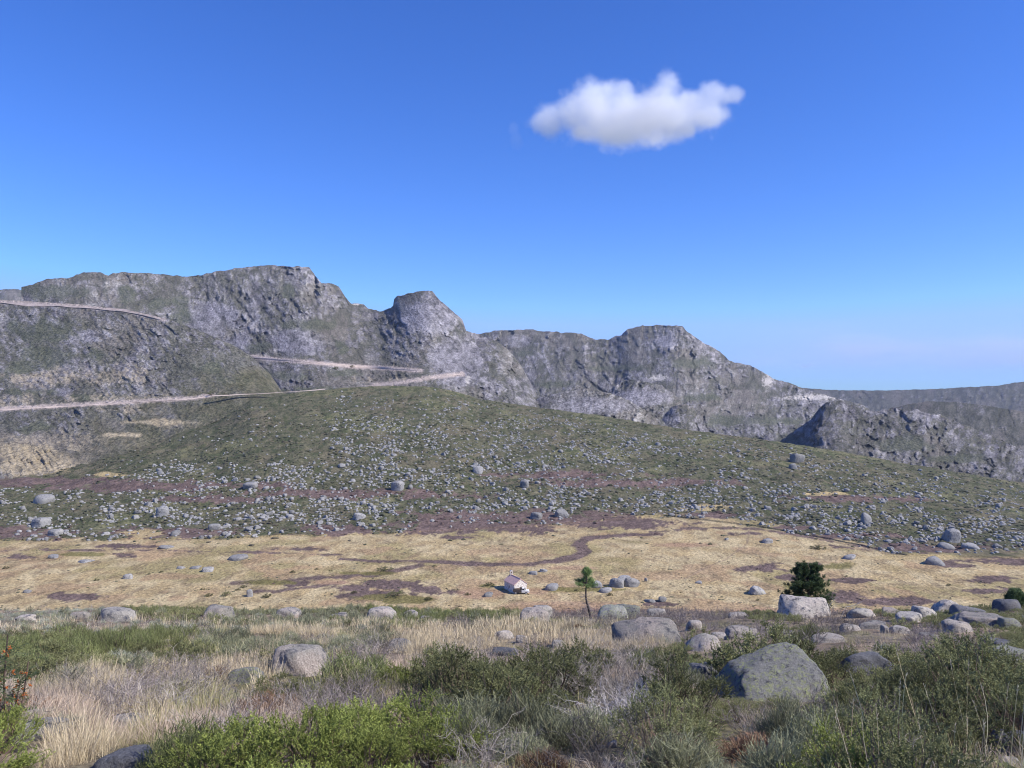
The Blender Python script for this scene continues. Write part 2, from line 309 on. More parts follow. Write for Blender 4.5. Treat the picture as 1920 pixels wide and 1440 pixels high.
# ------------------------------------------------------------------ mountains
ROCK1, ROCK2, ROCKD, ROCKY = (.232, .217, .222), (.292, .274, .272), (.145, .134, .145), (.29, .27, .225)
VEG1, VEG2, VEG3 = (.095, .095, .065), (.135, .128, .092), (.175, .155, .13)
def layer(name, x0, x1, base, top, Db, Dt, step=1.7, big=(110, 45), med=(26, 9), small=(8, 2.6), fine=(3, .9), g=1.2, aniso=.9, veg=.5, edges=(), greens=(), tans=(), smoothrock=(), seed=0, jag=2.5, tilt=0., roads=(), backdrop=200, pale=(), tone=1., foot=0, sand=()):
    px = np.arange(x0, x1, step); b = ip(px, base); t_ = ip(px, top)
    jg = (fbm(px / 9, px * 0, seed + 1, 4) - .5) * jag * 2
    h = np.max(b - t_); nr = int(h / step) + 2; s = np.linspace(0, 1, nr)[:, None]
    Y = b * (1 - s) + t_ * s + jg * np.clip(s - .9, 0, 1) ** 2 * 100; X = px[None] + 0 * Y
    k = int(45 / step); ker = np.hanning(2 * k + 3); ker /= ker.sum()
    sm1 = lambda v: np.convolve(np.pad(v, k + 1, 'edge'), ker, 'valid')
    bS, tS, dbS, dtS = sm1(b), sm1(t_), sm1(ip(px, Db)), sm1(ip(px, Dt))
    sp = np.clip((bS[None] - Y) / np.maximum(bS - tS, 12)[None], 0, 1.3); D = dbS[None] * (1 - sp ** g) + dtS[None] * sp ** g
    m = np.mean(ip(px, Dt) + ip(px, Db)) / 2 / F          # metres per pixel
    a = X * m; c_ = Y * m; a2 = a + c_ * tilt
    wv = (fbm(a / 60, c_ / 60, seed + 5, 3) - .5) * 40
    R = (fbm((a2 + wv) / big[0], c_ * aniso / big[0], seed + 10, 3) - .5) * big[1] * 1.3
    R2 = (ridged((a2 + wv * .5) / med[0], c_ * aniso / med[0], seed + 20, 3) - .6) * med[1] * 2
    R3 = (ridged((a2 + wv * .3) / small[0], c_ * .7 / small[0], seed + 30, 3, .6) - .6) * small[1] * 2
    R4 = (fbm(a / fine[0], c_ / fine[0], seed + 40, 2) - .5) * fine[1] * 2
    sm = np.zeros_like(Y)
    for q in smoothrock: sm = np.maximum(sm, 1 - sstep(.6, 1.1, ell(X, Y, *q) + wv / 80))
    wx_ = (fbm(a / 9, c_ / 9, seed + 6, 3) - .5) * 9; wy_ = (fbm(a / 9, c_ / 9, seed + 7, 3) - .5) * 9
    fm = (1 - sstep(.1, 1.25, (b[None] - 12 - Y + (fbm(a / 22, c_ / 14, seed + 64, 4) - .5) * foot * 2.2) / max(foot, 1))) * sstep(60, 260, X) if foot else np.zeros_like(Y)
    F1, K1 = facets(a2 + wx_ * 1.6, (c_ + wy_ * 1.6) * .62, seed + 301, med[0] * 1.5); F2_, K2 = facets(a2 + wx_ * .7, (c_ + wy_ * .7) * .5, seed + 311, med[0] * .5); F3_, K3 = facets(a2 + wx_ * .3, c_ + wy_ * .3, seed + 321, small[0] * .85); F4_, K4 = facets(a + wx_ * .1, c_ * 1.15, seed + 331, max(fine[0] * 1.1, step * m * 2.2))
    dg = (a - c_ * .85 + wv * .35); dl = (a * .6 + c_); ST = ridged(dg / (small[0] * .9), dl / (small[0] * 6), seed + 341, 3, .65) - .55; ST2 = ridged(dg / (fine[0] * 1.6), dl / (fine[0] * 9), seed + 351, 2, .6) - .55
    am = .45 + .9 * sstep(.35, .65, fbm(a / 45, c_ / 45, seed + 50, 2)); am = am * (1 - .75 * sm)
    gm = np.zeros_like(Y)
    for q in greens: gm = np.maximum(gm, 1 - sstep(.55, 1.15, ell(X, Y, *q) + (fbm(a / 12, c_ / 12, seed + 60, 3) - .5) * 1.6))
    am = am * (1 - .7 * gm)
    rm = np.full(Y.shape, 1e9)
    for pts in roads: rm = np.minimum(rm, seg_dist(X, Y, pts, 1.))
    am = am * sstep(2, 9, rm)
    D = D - R - (R2 * .42 + R3 * .45 + R4 + F1 * med[1] * .5 + F2_ * med[1] * .6 + F3_ * small[1] * 2.0 + F4_ * fine[1] * 1.8 - ST * small[1] * 1.3 - ST2 * fine[1] * 1.6 - K1 * med[1] * .12 - K2 * small[1] * .5) * am * (1 - .7 * fm) * (1 - .5 * veg * sstep(.45, .6, fbm(a / 35, c_ / 35, seed + 51, 3)))
    for (ex, w_, amp, y0, y1) in edges:                    # left-facing cliffs: list of x(y)
        xe = ip(Y, sorted([(p[1], p[0]) for p in ex])) + (fbm(Y / 10, X * 0, seed + 70, 3) - .5) * 22
        f = sstep(y0 - 6, y0 + 6, Y) * (1 - sstep(y1 - 10, y1 + 10, Y))
        D = D + amp * f * np.where(X < xe, np.exp(-np.clip(xe - X, 0, None) / w_ / 1.0), 0) * sstep(0, 7, xe - X)
        D = D - amp * .4 * f * np.where(X >= xe, np.exp(-(X - xe) / (w_ * 2)), 1 - sstep(0, 7, xe - X))
    P = unproj(X, Y, D)
    du = np.gradient(P, axis=1); dv = np.gradient(P, axis=0); N = np.cross(du, dv); N /= np.linalg.norm(N, axis=-1, keepdims=True) + 1e-9
    N *= -np.sign(N[..., 1:2] + 1e-9); nz = N[..., 2]
    f1 = fbm(a / 18, c_ / 18, seed + 80, 4); f2 = fbm(a2 / 3.2, c_ / 2.6, seed + 90, 4, .7); f3 = fbm(a / 50, c_ / 50, seed + 95, 3)
    col = mix(ROCK1, ROCK2, sstep(.4, .65, f2)); col = mix(col, ROCKD, sstep(.55, .68, fbm(a2 / 7, c_ * .7 / 7, seed + 97, 4)) * .75 * (1 - sm * .5))
    col = mix(col, ROCKY, sstep(.55, .7, f3) * .5); col = mix(col, (.24, .225, .25), sm[..., :] * .5)
    ck = sstep(.74, .84, ridged((a2 + wv * .4) / 15, c_ * 1.1 / 15, seed + 98, 4, .65)) * (1 - sm * .8)
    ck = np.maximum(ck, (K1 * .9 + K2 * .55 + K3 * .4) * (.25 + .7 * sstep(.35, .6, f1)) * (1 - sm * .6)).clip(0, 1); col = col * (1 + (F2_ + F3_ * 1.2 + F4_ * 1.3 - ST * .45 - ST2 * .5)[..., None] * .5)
    vm = sstep(.56, .64, nz * .8 + F3_ * -.5 + F4_ * .7 + (f1 - .5) * 1.5 + (f2 - .5) * 1.5 + (f3 - .5) * 1.1 + (veg - .45) * 1.1 - sm * .8)
    vc = mix(VEG1, VEG2, sstep(.4, .6, f2)); vc = mix(vc, VEG3, sstep(.5, .65, f3)); col = mix(col, vc, vm * .78); col = mix(col, (.085, .085, .065), ck * .75)
    col = mix(col, mix((.08, .088, .06), (.125, .13, .085), sstep(.4, .6, f2)), gm * .7)
    tm = np.zeros_like(Y)
    for q in tans: tm = np.maximum(tm, 1 - sstep(.5, 1.1, ell(X, Y, *q) + (f1 - .5) * 5 + (f2 - .5) * 2.5))
    col = mix(col, (.40, .335, .25), tm * .68 * sstep(.40, .52, f2 * .6 + f1 * .4 + .03))
    col = mix(col, mix((.10, .098, .058), (.145, .132, .085), sstep(.4, .6, f2)), fm * .85) * tone
    for q in sand: col = mix(col, mix((.37, .30, .19), (.45, .375, .26), f2), (1 - sstep(.6, 1.15, ell(X, Y, *q) + (f1 - .5) * 2.2 + (f2 - .5) * .8)) * .92)
    for q in pale: col = mix(col, (.5, .46, .42), (1 - sstep(.5, 1.1, ell(X, Y, *q) + (f2 - .5) * 2)) * .9)
    for pts in roads:
        d_ = seg_dist(X, Y, pts, 1.); col = mix(col, (.5, .41, .36), (1 - sstep(1.5, 6, d_ + (f2 - .5) * 6)) * .8 * (Y > 0))
    tb = P[-1]
    bk = [tb * np.array([1 + 25 / 1500, 1 + 25 / 1500, 1]) - np.array([0, 0, 4.]), tb * np.array([1.1, 1.1, 1]) - np.array([0, 0, 60.]), tb * np.array([1.3, 1.3, 1]) - np.array([0, 0, float(backdrop)])]
    P2 = np.concatenate([P, np.array(bk)]); C2 = np.concatenate([col] + [col[-1:]] * 3)
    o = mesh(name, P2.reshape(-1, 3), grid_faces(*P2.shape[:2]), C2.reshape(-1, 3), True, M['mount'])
    tag(o, kind='structure')
    def at(x, y):
        i = int(round((x - x0) / step)); i = min(max(i, 0), len(px) - 1); j = int(np.argmin(np.abs(Y[:, i] - y))); return P[j, i]
    return at
SPUR_TOP = [(-700, 520), (-200, 545), (0, 561), (150, 571), (250, 584), (310, 597), (370, 618), (440, 648), (475, 671), (505, 700), (530, 735), (560, 760)]
roadA = [(-560, 800), (-200, 778), (0, 767), (200, 756), (300, 750), (365, 746), (400, 740), (480, 736), (560, 731), (640, 724), (720, 718), (780, 714)]
roadA1 = [p for p in roadA if p[0] <= 400]
roadB = [(-560, 540), (-200, 553), (0, 566), (60, 569), (150, 574), (230, 582), (270, 590), (308, 600)]
roadC = [(470, 669), (520, 674), (600, 681), (660, 687), (720, 690), (790, 695)]
roadD = [(700, 722), (760, 716), (800, 709), (868, 701)]
at_far = layer('distant_ridge', -560, 60, [(-700, 600), (60, 600)], [(-700, 530), (-200, 538), (0, 543), (28, 541), (60, 552)], [(-700, 2600), (60, 2600)], [(-700, 2900), (60, 2900)], step=3, seed=900, veg=.6)
at_far2 = layer('distant_plateau', 1430, 2480, [(1400, 830), (2600, 860)], [(1400, 727), (1500, 727), (1560, 731), (1620, 732), (1700, 731), (1800, 727), (1880, 722), (1900, 718), (1925, 715), (2100, 705), (2600, 690)],
                [(1400, 2500), (2600, 2400)], [(1400, 3500), (2600, 3300)], step=1.9, big=(260, 120), med=(60, 16), small=(20, 5), fine=(6, 1.5), veg=.8, seed=100, jag=1.2, g=1., tone=.72)
at_R = layer('middle_mountain', 860, 1660, [(860, 860), (1660, 880)],
             [(860, 626), (900, 625), (940, 619), (960, 618.5), (1000, 619), (1050, 623), (1090, 625), (1100, 630), (1120, 637), (1140, 637), (1155, 630), (1165, 628), (1175, 618), (1195, 611), (1240, 610), (1270, 610), (1280, 612), (1290, 622),
              (1305, 632), (1320, 643), (1340, 652), (1360, 668), (1367, 677), (1400, 683), (1420, 691), (1440, 703), (1450, 710), (1480, 718), (1510, 730), (1540, 738), (1560, 745), (1590, 751), (1620, 760), (1660, 790)],
             [(860, 1150), (1300, 1200), (1660, 1150)], [(860, 2200), (1200, 2000), (1300, 1900), (1500, 1750), (1660, 1600)], big=(170, 75), med=(45, 17), small=(12, 4.5), fine=(4, 1.6), veg=.38, seed=200, g=1.1, jag=2.2,
             greens=[(985, 663, 20, 6), (1040, 720, 30, 9), (1300, 680, 50, 10), (1230, 775, 25, 9), (1350, 790, 60, 10), (1150, 690, 60, 6), (1450, 790, 70, 8), (1310, 745, 40, 8)], smoothrock=[(970, 640, 35, 14), (1250, 640, 30, 12)],
             pale=[(1440, 715, 10, 14), (1235, 708, 18, 6), (1520, 745, 60, 6)],
             edges=())
at_dB = layer('slab_outcrop', 1130, 1300, [(1130, 830), (1300, 830)], [(1130, 745), (1150, 726), (1165, 716), (1182, 711), (1215, 715), (1240, 724), (1260, 737), (1275, 750), (1300, 790)], [(1130, 1250), (1300, 1250)],
              [(1130, 1420), (1300, 1420)], big=(60, 16), med=(22, 9), small=(8, 3), veg=.32, seed=300, tilt=.6, smoothrock=[(1200, 745, 60, 20)])
at_dC = layer('small_slab_outcrop', 1235, 1330, [(1235, 840), (1330, 840)], [(1235, 800), (1245, 778), (1262, 762), (1285, 758), (1300, 764), (1330, 810)], [(1235, 1050), (1330, 1050)], [(1235, 1150), (1330, 1150)], big=(50, 14), med=(16, 6), veg=.3, seed=330)
at_dA = layer('rounded_slab', 975, 1262, [(975, 840), (1262, 860)], [(975, 790), (985, 758), (1010, 745), (1060, 734), (1090, 730), (1118, 730), (1150, 739), (1180, 752), (1210, 768), (1240, 788), (1262, 808)], [(975, 850), (1262, 850)],
              [(975, 1050), (1262, 1000)], big=(70, 16), med=(16, 7), small=(6, 2.2), aniso=.25, tilt=.45, veg=.2, seed=400, smoothrock=[(1120, 760, 90, 20)])
at_hill = layer('green_ridge', 1600, 2480, [(1600, 900), (2600, 980)], [(1600, 800), (1650, 774), (1700, 758), (1740, 752), (1800, 754), (1860, 762), (1920, 772), (2200, 800), (2600, 830)], [(1600, 1100), (2600, 1050)], [(1600, 1600), (2600, 1500)],
                big=(180, 40), med=(50, 7), small=(14, 2.5), veg=.95, seed=500, jag=.8, tone=.75)
at_S = layer('craggy_spur', 1420, 2480, [(1420, 900), (1700, 930), (2600, 1060)],
             [(1420, 860), (1450, 838), (1480, 815), (1505, 798), (1520, 788), (1535, 768), (1548, 754), (1560, 750), (1575, 751), (1590, 758), (1610, 765), (1640, 772), (1655, 768), (1680, 764), (1700, 769), (1722, 768), (1745, 776), (1765, 777),
              (1785, 788), (1820, 800), (1870, 822), (1920, 842), (2600, 960)], [(1420, 700), (1700, 690), (2600, 620)], [(1420, 1000), (1550, 1000), (1700, 980), (1920, 930), (2600, 850)], big=(90, 22), med=(24, 9), small=(9, 4.2), fine=(3, 1.2),
             veg=.38, seed=600, jag=3.2, tone=.88, foot=24, greens=[(1690, 835, 60, 14), (1460, 825, 40, 12), (1800, 860, 60, 8)],
             edges=[([(1552, 752), (1535, 790), (1522, 830)], 30, 60, 745, 828), ([(1684, 764), (1700, 780), (1706, 795), (1712, 812)], 30, 9, 768, 806)])
BASE_L = [(-700, 920), (0, 905), (100, 893), (200, 866), (300, 832), (400, 792), (470, 766), (560, 752), (700, 746), (820, 748), (900, 775), (1050, 800)]
at_L = layer('great_mountain', 40, 1045, [(40, 720), (400, 790), (470, 790), (560, 752), (700, 752), (820, 756), (900, 775), (1050, 800)],
             [(-700, 560), (0, 549), (31, 540), (62, 533), (85, 523), (105, 522), (125, 521), (150, 514), (158, 510), (190, 510), (203, 517), (212, 512), (240, 511), (290, 513), (340, 518), (375, 516), (390, 512), (430, 505), (470, 500), (505, 497),
              (520, 498), (560, 500), (580, 501), (590, 514), (603, 530), (620, 531), (635, 538), (650, 560), (658, 568), (682, 571), (690, 578), (718, 584), (732, 578), (737, 574), (739, 560), (745, 555), (770, 549), (790, 546), (810, 546), (822, 560),
              (840, 575), (855, 588), (867, 600), (874, 620), (885, 624), (920, 634), (950, 652), (975, 682), (995, 717), (1010, 745), (1045, 775)],
             [(40, 900), (400, 820), (600, 780), (800, 790), (1045, 850)], [(40, 1250), (200, 1300), (500, 1450), (700, 1400), (800, 1300), (900, 1250), (1045, 1100)],
             big=(130, 42), med=(34, 13), small=(9, 3.6), fine=(3, 1.2), veg=.30, seed=700, tilt=-.25, jag=2.2, g=1.05, roads=[roadC, roadD],
             greens=[(340, 585, 22, 30), (300, 570, 20, 12), (235, 555, 18, 18), (490, 650, 30, 10), (580, 610, 50, 12), (640, 650, 12, 14), (540, 545, 14, 14), (100, 545, 80, 14), (600, 735, 120, 8), (520, 705, 60, 12), (650, 700, 30, 8)],
             smoothrock=[(400, 600, 50, 40), (440, 650, 40, 25), (800, 590, 60, 40), (860, 680, 60, 50), (560, 640, 60, 30)], pale=[(668, 570, 12, 2), (877, 712, 5, 9)], tans=[(750, 712, 60, 7), (560, 740, 30, 4)],
             edges=[([(592, 505), (600, 560)], 30, 22, 500, 560), ([(742, 553), (745, 590)], 20, 20, 550, 590)])
at_N = layer('road_mountain', -560, 560, BASE_L, SPUR_TOP, [(-700, 505), (0, 500), (200, 545), (400, 620), (560, 690)], [(-700, 900), (0, 880), (200, 850), (400, 800), (475, 780), (560, 760)],
             big=(90, 16), med=(24, 4.2), small=(7, 1.9), fine=(2.4, .7), veg=.56, foot=75, seed=800, sand=[(10, 872, 125, 26), (60, 845, 70, 14), (285, 792, 70, 6), (230, 815, 40, 5)], tilt=-.5, jag=1.5, g=1., roads=[roadA1, roadB],
             greens=[(100, 665, 90, 18), (40, 690, 60, 20), (60, 620, 90, 24), (390, 690, 40, 14), (440, 715, 60, 14), (440, 770, 90, 14), (60, 735, 50, 8), (70, 800, 40, 12), (170, 745, 60, 6), (400, 810, 60, 20)],
             tans=[(20, 865, 150, 26), (60, 830, 150, 16), (60, 710, 150, 14), (230, 705, 60, 14), (150, 750, 200, 12), (150, 830, 200, 12), (60, 860, 130, 14), (300, 795, 100, 8), (250, 770, 80, 7)], smoothrock=[(180, 630, 35, 14), (120, 735, 20, 10), (300, 775, 40, 12)])

# ------------------------------------------------------------------ roads: retaining wall, carriageway, cut bank
M['asphalt'] = plain('pale_asphalt', (.30, .28, .26), ns=(.2, .85, 1.15)); M['bank'] = plain('cut_bank', (.52, .42, .36), ns=(.15, .7, 1.2))
def road(name, pts, at, width, wall, bank, pull=2.):
    xs = np.arange(pts[0][0], pts[-1][0], 5.); ys = ip(xs, pts)
    P = np.array([at(x, y) for x, y in zip(xs, ys)])
    D = np.convolve(np.pad(P[:, 1], 4, 'edge'), np.ones(9) / 9, 'valid') - pull
    P = unproj(xs, ys, D)
    wl = wall * (.25 + 1.5 * np.clip(fbm(xs / 60, xs * 0, 77, 2) - .3, 0, 1)); bl = bank * (.3 + 1.6 * np.clip(fbm(xs / 25, xs * 0, 78, 3) - .3, 0, 1))
    dn = np.zeros_like(P); dn[:, 2] = 1
    bk = np.zeros_like(P); bk[:, 1] = 1
    A0 = P - dn * wl[:, None] * 1 + bk * wl[:, None] * -.7; A1 = P; A2 = P + bk * width + dn * .1; A3 = A2 + dn * bl[:, None] + bk * bl[:, None] * .6
    r = mesh(name, np.stack([A1, A2]).reshape(-1, 3), grid_faces(2, len(xs)), None, True, M['asphalt']); tag(r, kind='structure')
    b = mesh('road_embankment', np.concatenate([np.stack([A0, A1 - dn * .05]).reshape(-1, 3), np.stack([A2 + bk * .05, A3]).reshape(-1, 3)]),
             np.concatenate([grid_faces(2, len(xs)), grid_faces(2, len(xs)) + 2 * len(xs)]), None, True, M['bank']); tag(b, kind='structure')
road('road', roadA1, at_N, 5.5, 3.2, 1.8)
road('road', roadB, at_N, 7, 3, 2, 3)
road('road', roadC, at_L, 6, 4, 1.5, 4)
road('road', roadD[1:], at_L, 3.5, 1.3, .8, 2.5)
def at_M(x, y): return hill_z_at(np.array([x]), np.array([max(y, ip(x, CREST) + 3)]))[0][0]
crest_pt = lambda x, y: unproj(np.array([x]), np.array([y]), np.array([ip(x, DCREST) + 8]))[0]
road('road', [(395, 742), (480, 738.5), (560, 733.5), (612, 729)], crest_pt, 3.5, .7, .3, 1)
road('road', [(668, 724.5), (720, 722), (752, 720)], crest_pt, 2.5, .4, .2, 1)


# ------------------------------------------------------------------ rocks
import bmesh
def ico(sub):
    bm = bmesh.new(); bmesh.ops.create_icosphere(bm, subdivisions=sub, radius=1); bm.verts.ensure_lookup_table()
    V = np.array([v.co[:] for v in bm.verts]); Fc = np.array([[v.index for v in f.verts] for f in bm.faces]); bm.free(); return V, Fc
ICO = {k: ico(k) for k in (1, 2, 3, 4, 5)}
def n3(P, s, sc_, o=4):
    return (fbm(P[:, 0] * sc_ + P[:, 2] * sc_ * .73, P[:, 1] * sc_ - P[:, 2] * sc_ * .61, s, o) + fbm(P[:, 2] * sc_ + 9, P[:, 0] * sc_ * .8 - P[:, 1] * sc_ * .7, s + 5, o)) * .5
def rock_shape(seed, sub=4, round_=6., flat=.75, planes=11, rough=.05, faces=None):
    """unit boulder (radius about 1): a rounded convex block with worn faces"""
    r = np.random.default_rng(seed); V, Fc = ICO[sub]; V = V / np.linalg.norm(V, axis=1)[:, None]
    N = r.normal(size=(planes, 3)); N /= np.linalg.norm(N, axis=1)[:, None]; N = np.concatenate([N, [[0, 0, 1], [0, 0, -1], [1, 0, .1], [-1, .1, .1], [0, -1, .15]]])
    h = r.uniform(.72, 1.1, len(N))
    if faces: N = np.array([f[:3] for f in faces], float); N /= np.linalg.norm(N, axis=1)[:, None]; h = np.array([f[3] for f in faces])
    dots = np.maximum(V @ N.T, 1e-3) / h
    rad = np.minimum(1 / (np.sum(dots ** round_, 1) ** (1 / round_)) * (1.16), 1.45)
    P = V * rad[:, None]; P = P * (1 + (n3(P, seed * 3 + 1, 1.3, 3) - .5) * .35 + (n3(P, seed * 3 + 2, 5, 4) - .5) * rough * 2)[:, None]
    P[:, 2] *= flat; return P, Fc

# ---------------- individually placed boulders of the near slope: cx, base y, w, h (photo px), material, style, label
NB = [
 (1474, 1312, 236, 92, 'granite_lichen', 'block', 'huge dark boulder speckled with yellow-green lichen, beside the dark green heath bushes'),
 (1222, 1208, 150, 58, 'granite', 'dome', 'long low rounded pale boulder with an undercut ledge at the end of the straw grass'),
 (1512, 1160, 92, 50, 'granite_pale', 'round', 'pale pinkish rounded boulder standing in front of the dense dark pine'),
 (1326, 1222, 78, 36, 'granite', 'round', 'grey rounded boulder between the long low boulder and the huge lichened one'),
 (562, 1268, 128, 76, 'granite', 'slab', 'sloping grey and pink boulder half hidden by a green bush and dead twigs'),
 (456, 1284, 62, 42, 'granite_lichen', 'round', 'small boulder with a yellow lichen patch next to the sloping grey boulder'),
 (752, 1226, 52, 34, 'granite', 'round', 'round grey boulder at the near end of the straw grass strip'),
 (1322, 1290, 64, 62, 'granite_dark_shaded', 'block', 'dark block of rock in shade just beside the huge lichened boulder'),
 (1638, 1268, 110, 58, 'granite_dark_shaded', 'block', 'dark shaded rock behind the big mass of heath'),
 (1898, 1252, 84, 46, 'granite_lichen', 'block', 'grey lichened slab at the edge of the heath mass'),
 (1845, 1358, 52, 30, 'granite', 'slab', 'flat pale-topped rock in the shade below the reddish bush'),
 (1905, 1415, 90, 60, 'granite_dark_shaded', 'round', 'dark shaded boulder among the tall grass stalks in the bottom corner'),
 (1900, 1452, 50, 34, 'granite', 'round', 'small grey rock in front of the shaded corner boulder'),
 (402, 1160, 64, 28, 'granite', 'block', 'grey angular boulder with a dark flat face near the meadow edge'),
 (210, 1166, 80, 28, 'granite', 'dome', 'broad grey boulder with a pale lump on top near the meadow edge'),
 (146, 1160, 34, 17, 'granite_pale', 'round', 'small pale boulder beside the broad grey boulder at the meadow edge'),
 (42, 1163, 34, 10, 'granite_pale', 'slab', 'thin pale slab lying among bleached scrub near the meadow edge'),
 (536, 1158, 54, 20, 'granite', 'dome', 'grey boulder with a small pointed stone behind it'),
 (556, 1146, 18, 14, 'granite_pale', 'block', 'small pointed stone standing behind a grey boulder'),
 (634, 1160, 34, 12, 'granite', 'slab', 'low grey stone in the green scrub by the meadow edge'),
 (713, 1163, 58, 27, 'granite', 'block', 'squarish grey boulder in front of the green scrub patch'),
 (768, 1158, 32, 15, 'granite', 'slab', 'wedge-shaped grey stone next to the squarish boulder'),
 (798, 1165, 26, 12, 'granite', 'round', 'small round grey stone at the start of the straw grass'),
 (941, 1146, 34, 18, 'granite_pale', 'dome', 'pale round-backed boulder just below the chapel'),
 (1000, 1164, 70, 26, 'granite', 'slab', 'long grey rock leading up to an upright block behind the straw grass'),
 (1016, 1158, 40, 28, 'granite_pale', 'block', 'upright pale block on the long grey rock behind the straw grass'),
 (944, 1200, 40, 22, 'granite_pale', 'round', 'pale rock poking out of the straw grass beside a charred bush'),
 (978, 1206, 28, 16, 'granite_pale', 'slab', 'small pale stone in the straw grass'),
 (1050, 1214, 34, 20, 'granite', 'round', 'grey stone in the dry twigs behind the green bushes'),
 (948, 1230, 58, 14, 'granite_dark_shaded', 'slab', 'flat dark slab lying in front of the charred bush'),
 (1152, 1160, 60, 27, 'granite_lichen', 'dome', 'dark grey dome of rock beside the thin pine'),
 (1178, 1156, 62, 28, 'granite_lichen', 'round', 'rounded rock leaning on the dark dome beside the thin pine'),
 (1106, 1172, 24, 11, 'granite_pale', 'slab', 'small pale stone at the foot of the thin pine'),
 (1234, 1154, 38, 14, 'granite', 'slab', 'low grey rock behind the long low boulder'),
 (1304, 1182, 36, 22, 'granite', 'round', 'grey rock peeping out behind the long low boulder'),
 (1386, 1160, 46, 16, 'granite_pale', 'dome', 'pale low boulder rising from purple-grey twigs'),
 (1400, 1196, 72, 22, 'granite_pale', 'slab', 'white cracked slab with two green tufts in front'),
 (1352, 1198, 36, 12, 'granite_pale', 'slab', 'thin pale slab beside the white cracked slab'),
 (1476, 1196, 32, 16, 'granite', 'round', 'small grey rock to the side of the pale boulder with the pine behind'),
 (1622, 1158, 52, 18, 'granite', 'dome', 'low grey boulder with bleached branches in front of it'),
 (1676, 1156, 44, 20, 'granite', 'slab', 'grey slanted stone behind the green tufts of the rock field'),
 (1738, 1160, 52, 30, 'granite_pale', 'round', 'rounded boulder, dark on one side, touching a tall pale one'),
 (1782, 1150, 54, 34, 'granite_pale', 'round', 'tall pale round boulder standing highest in the rock field'),
 (1820, 1156, 68, 26, 'granite_dark_shaded', 'dome', 'dark domed boulder next to the tall pale round one'),
 (1712, 1168, 52, 22, 'granite_pale', 'slab', 'white slanting slab in front of the rounded boulders'),
 (1850, 1176, 110, 28, 'granite', 'slab', 'wide grey shelf of rock running across the rock field'),
 (1806, 1186, 64, 30, 'granite_pale', 'dome', 'pinkish hump of rock under the wide grey shelf'),
 (1640, 1180, 56, 18, 'granite', 'slab', 'flat purplish stone in the middle of the rock field'),
 (1663, 1188, 13, 22, 'granite_pale', 'block', 'small white stone standing on end in the rock field'),
 (1692, 1188, 42, 16, 'granite_pale', 'slab', 'broken pale stones beside the white stone on end'),
 (1596, 1184, 40, 16, 'granite', 'dome', 'pinkish stone half buried in grey heather'),
 (1898, 1146, 56, 30, 'granite_dark_shaded', 'dome', 'dark boulder on the skyline of the slope below the small dark shrub'),
 (1900, 1178, 50, 22, 'granite_lichen', 'round', 'green-grey boulder behind a clump of yellow-green broom'),
 (1748, 1200, 40, 12, 'granite', 'slab', 'flat grey stone in the litter in front of the rock field'),
 (1560, 1206, 66, 14, 'granite_pale', 'slab', 'pink bare slab on the ground behind the huge lichened boulder'),
 (1880, 1214, 60, 18, 'granite_dark_shaded', 'slab', 'dark broken slab among reddish heather'),
 (240, 1362, 86, 20, 'granite', 'slab', 'flat grey slab lying in the pinkish straw grass'),
 (186, 1346, 48, 18, 'granite_pale', 'dome', 'pinkish rock in the straw grass behind the flat slab'),
 (62, 1390, 112, 34, 'granite', 'dome', 'broad pinkish-grey boulder beside the yellow-green bush in the corner'),
 (224, 1448, 118, 44, 'granite_dark_shaded', 'dome', 'dark grey mottled boulder at the bottom edge'),
 (338, 1330, 70, 18, 'granite_pale', 'slab', 'pink flat rock under a bleached fallen branch'),
 (311, 1208, 28, 10, 'granite_pale', 'round', 'little white stone between green bushes'),
 (498, 1178, 20, 7, 'granite', 'round', 'tiny dark stone in the tan grass behind the bushes'),
 (852, 1138, 34, 15, 'granite', 'dome', 'grey wedge boulder at the meadow edge below the chapel'),
 (1335, 1340, 16, 10, 'granite_pale', 'round', 'small pinkish stone under the green heath'),
 (1080, 1330, 16, 10, 'granite_pale', 'round', 'small pale stone beside the grey-green broom'),
 (650, 1426, 20, 12, 'granite_pale', 'round', 'small pale stone at the foot of the bright green heath'),
 (1150, 1402, 26, 14, 'granite_pale', 'dome', 'small pink stone beside the rusty twigs near the bottom edge'),
]
STY = {'block': (16., .8, 9), 'dome': (9, .62, 11), 'round': (11, .9, 12), 'slab': (18., .5, 10)}
FACES = {0: [(-.10, -.55, 1, .5), (-.6, -.2, 1, .72), (.35, -.9, .7, .82), (1, -.1, .06, .98), (-1, -.1, .1, .95), (.8, -.1, .8, .96), (0, 1, .2, .8), (.05, -1, .3, .95), (0, 0, -1, .8)],
         1: [(-.30, -.1, 1, .55), (.12, -.15, 1, .48), (1, 0, .25, .98), (-1, -.1, -.25, 1.0), (0, -1, .3, .8), (-.1, -.8, .8, .72), (0, 1, .3, .8), (0, 0, -1, .7)],
         3: [(-.55, -.35, .9, .55), (.3, -.2, 1, .72), (1, -.1, .1, .95), (-1, -.3, .4, .95), (0, -1, .35, .75), (.5, -.8, .5, .85), (0, 1, .3, .8), (0, 0, -1, .7)],
         12 + 1: [(-.35, -.1, 1, .8), (.1, .1, 1, .75), (.95, -.5, .1, .7), (-1, -.2, .6, .9), (0, -1, .5, .8), (0, 1, 0, .8), (0, 0, -1, .7)]}
BLOCKED = []
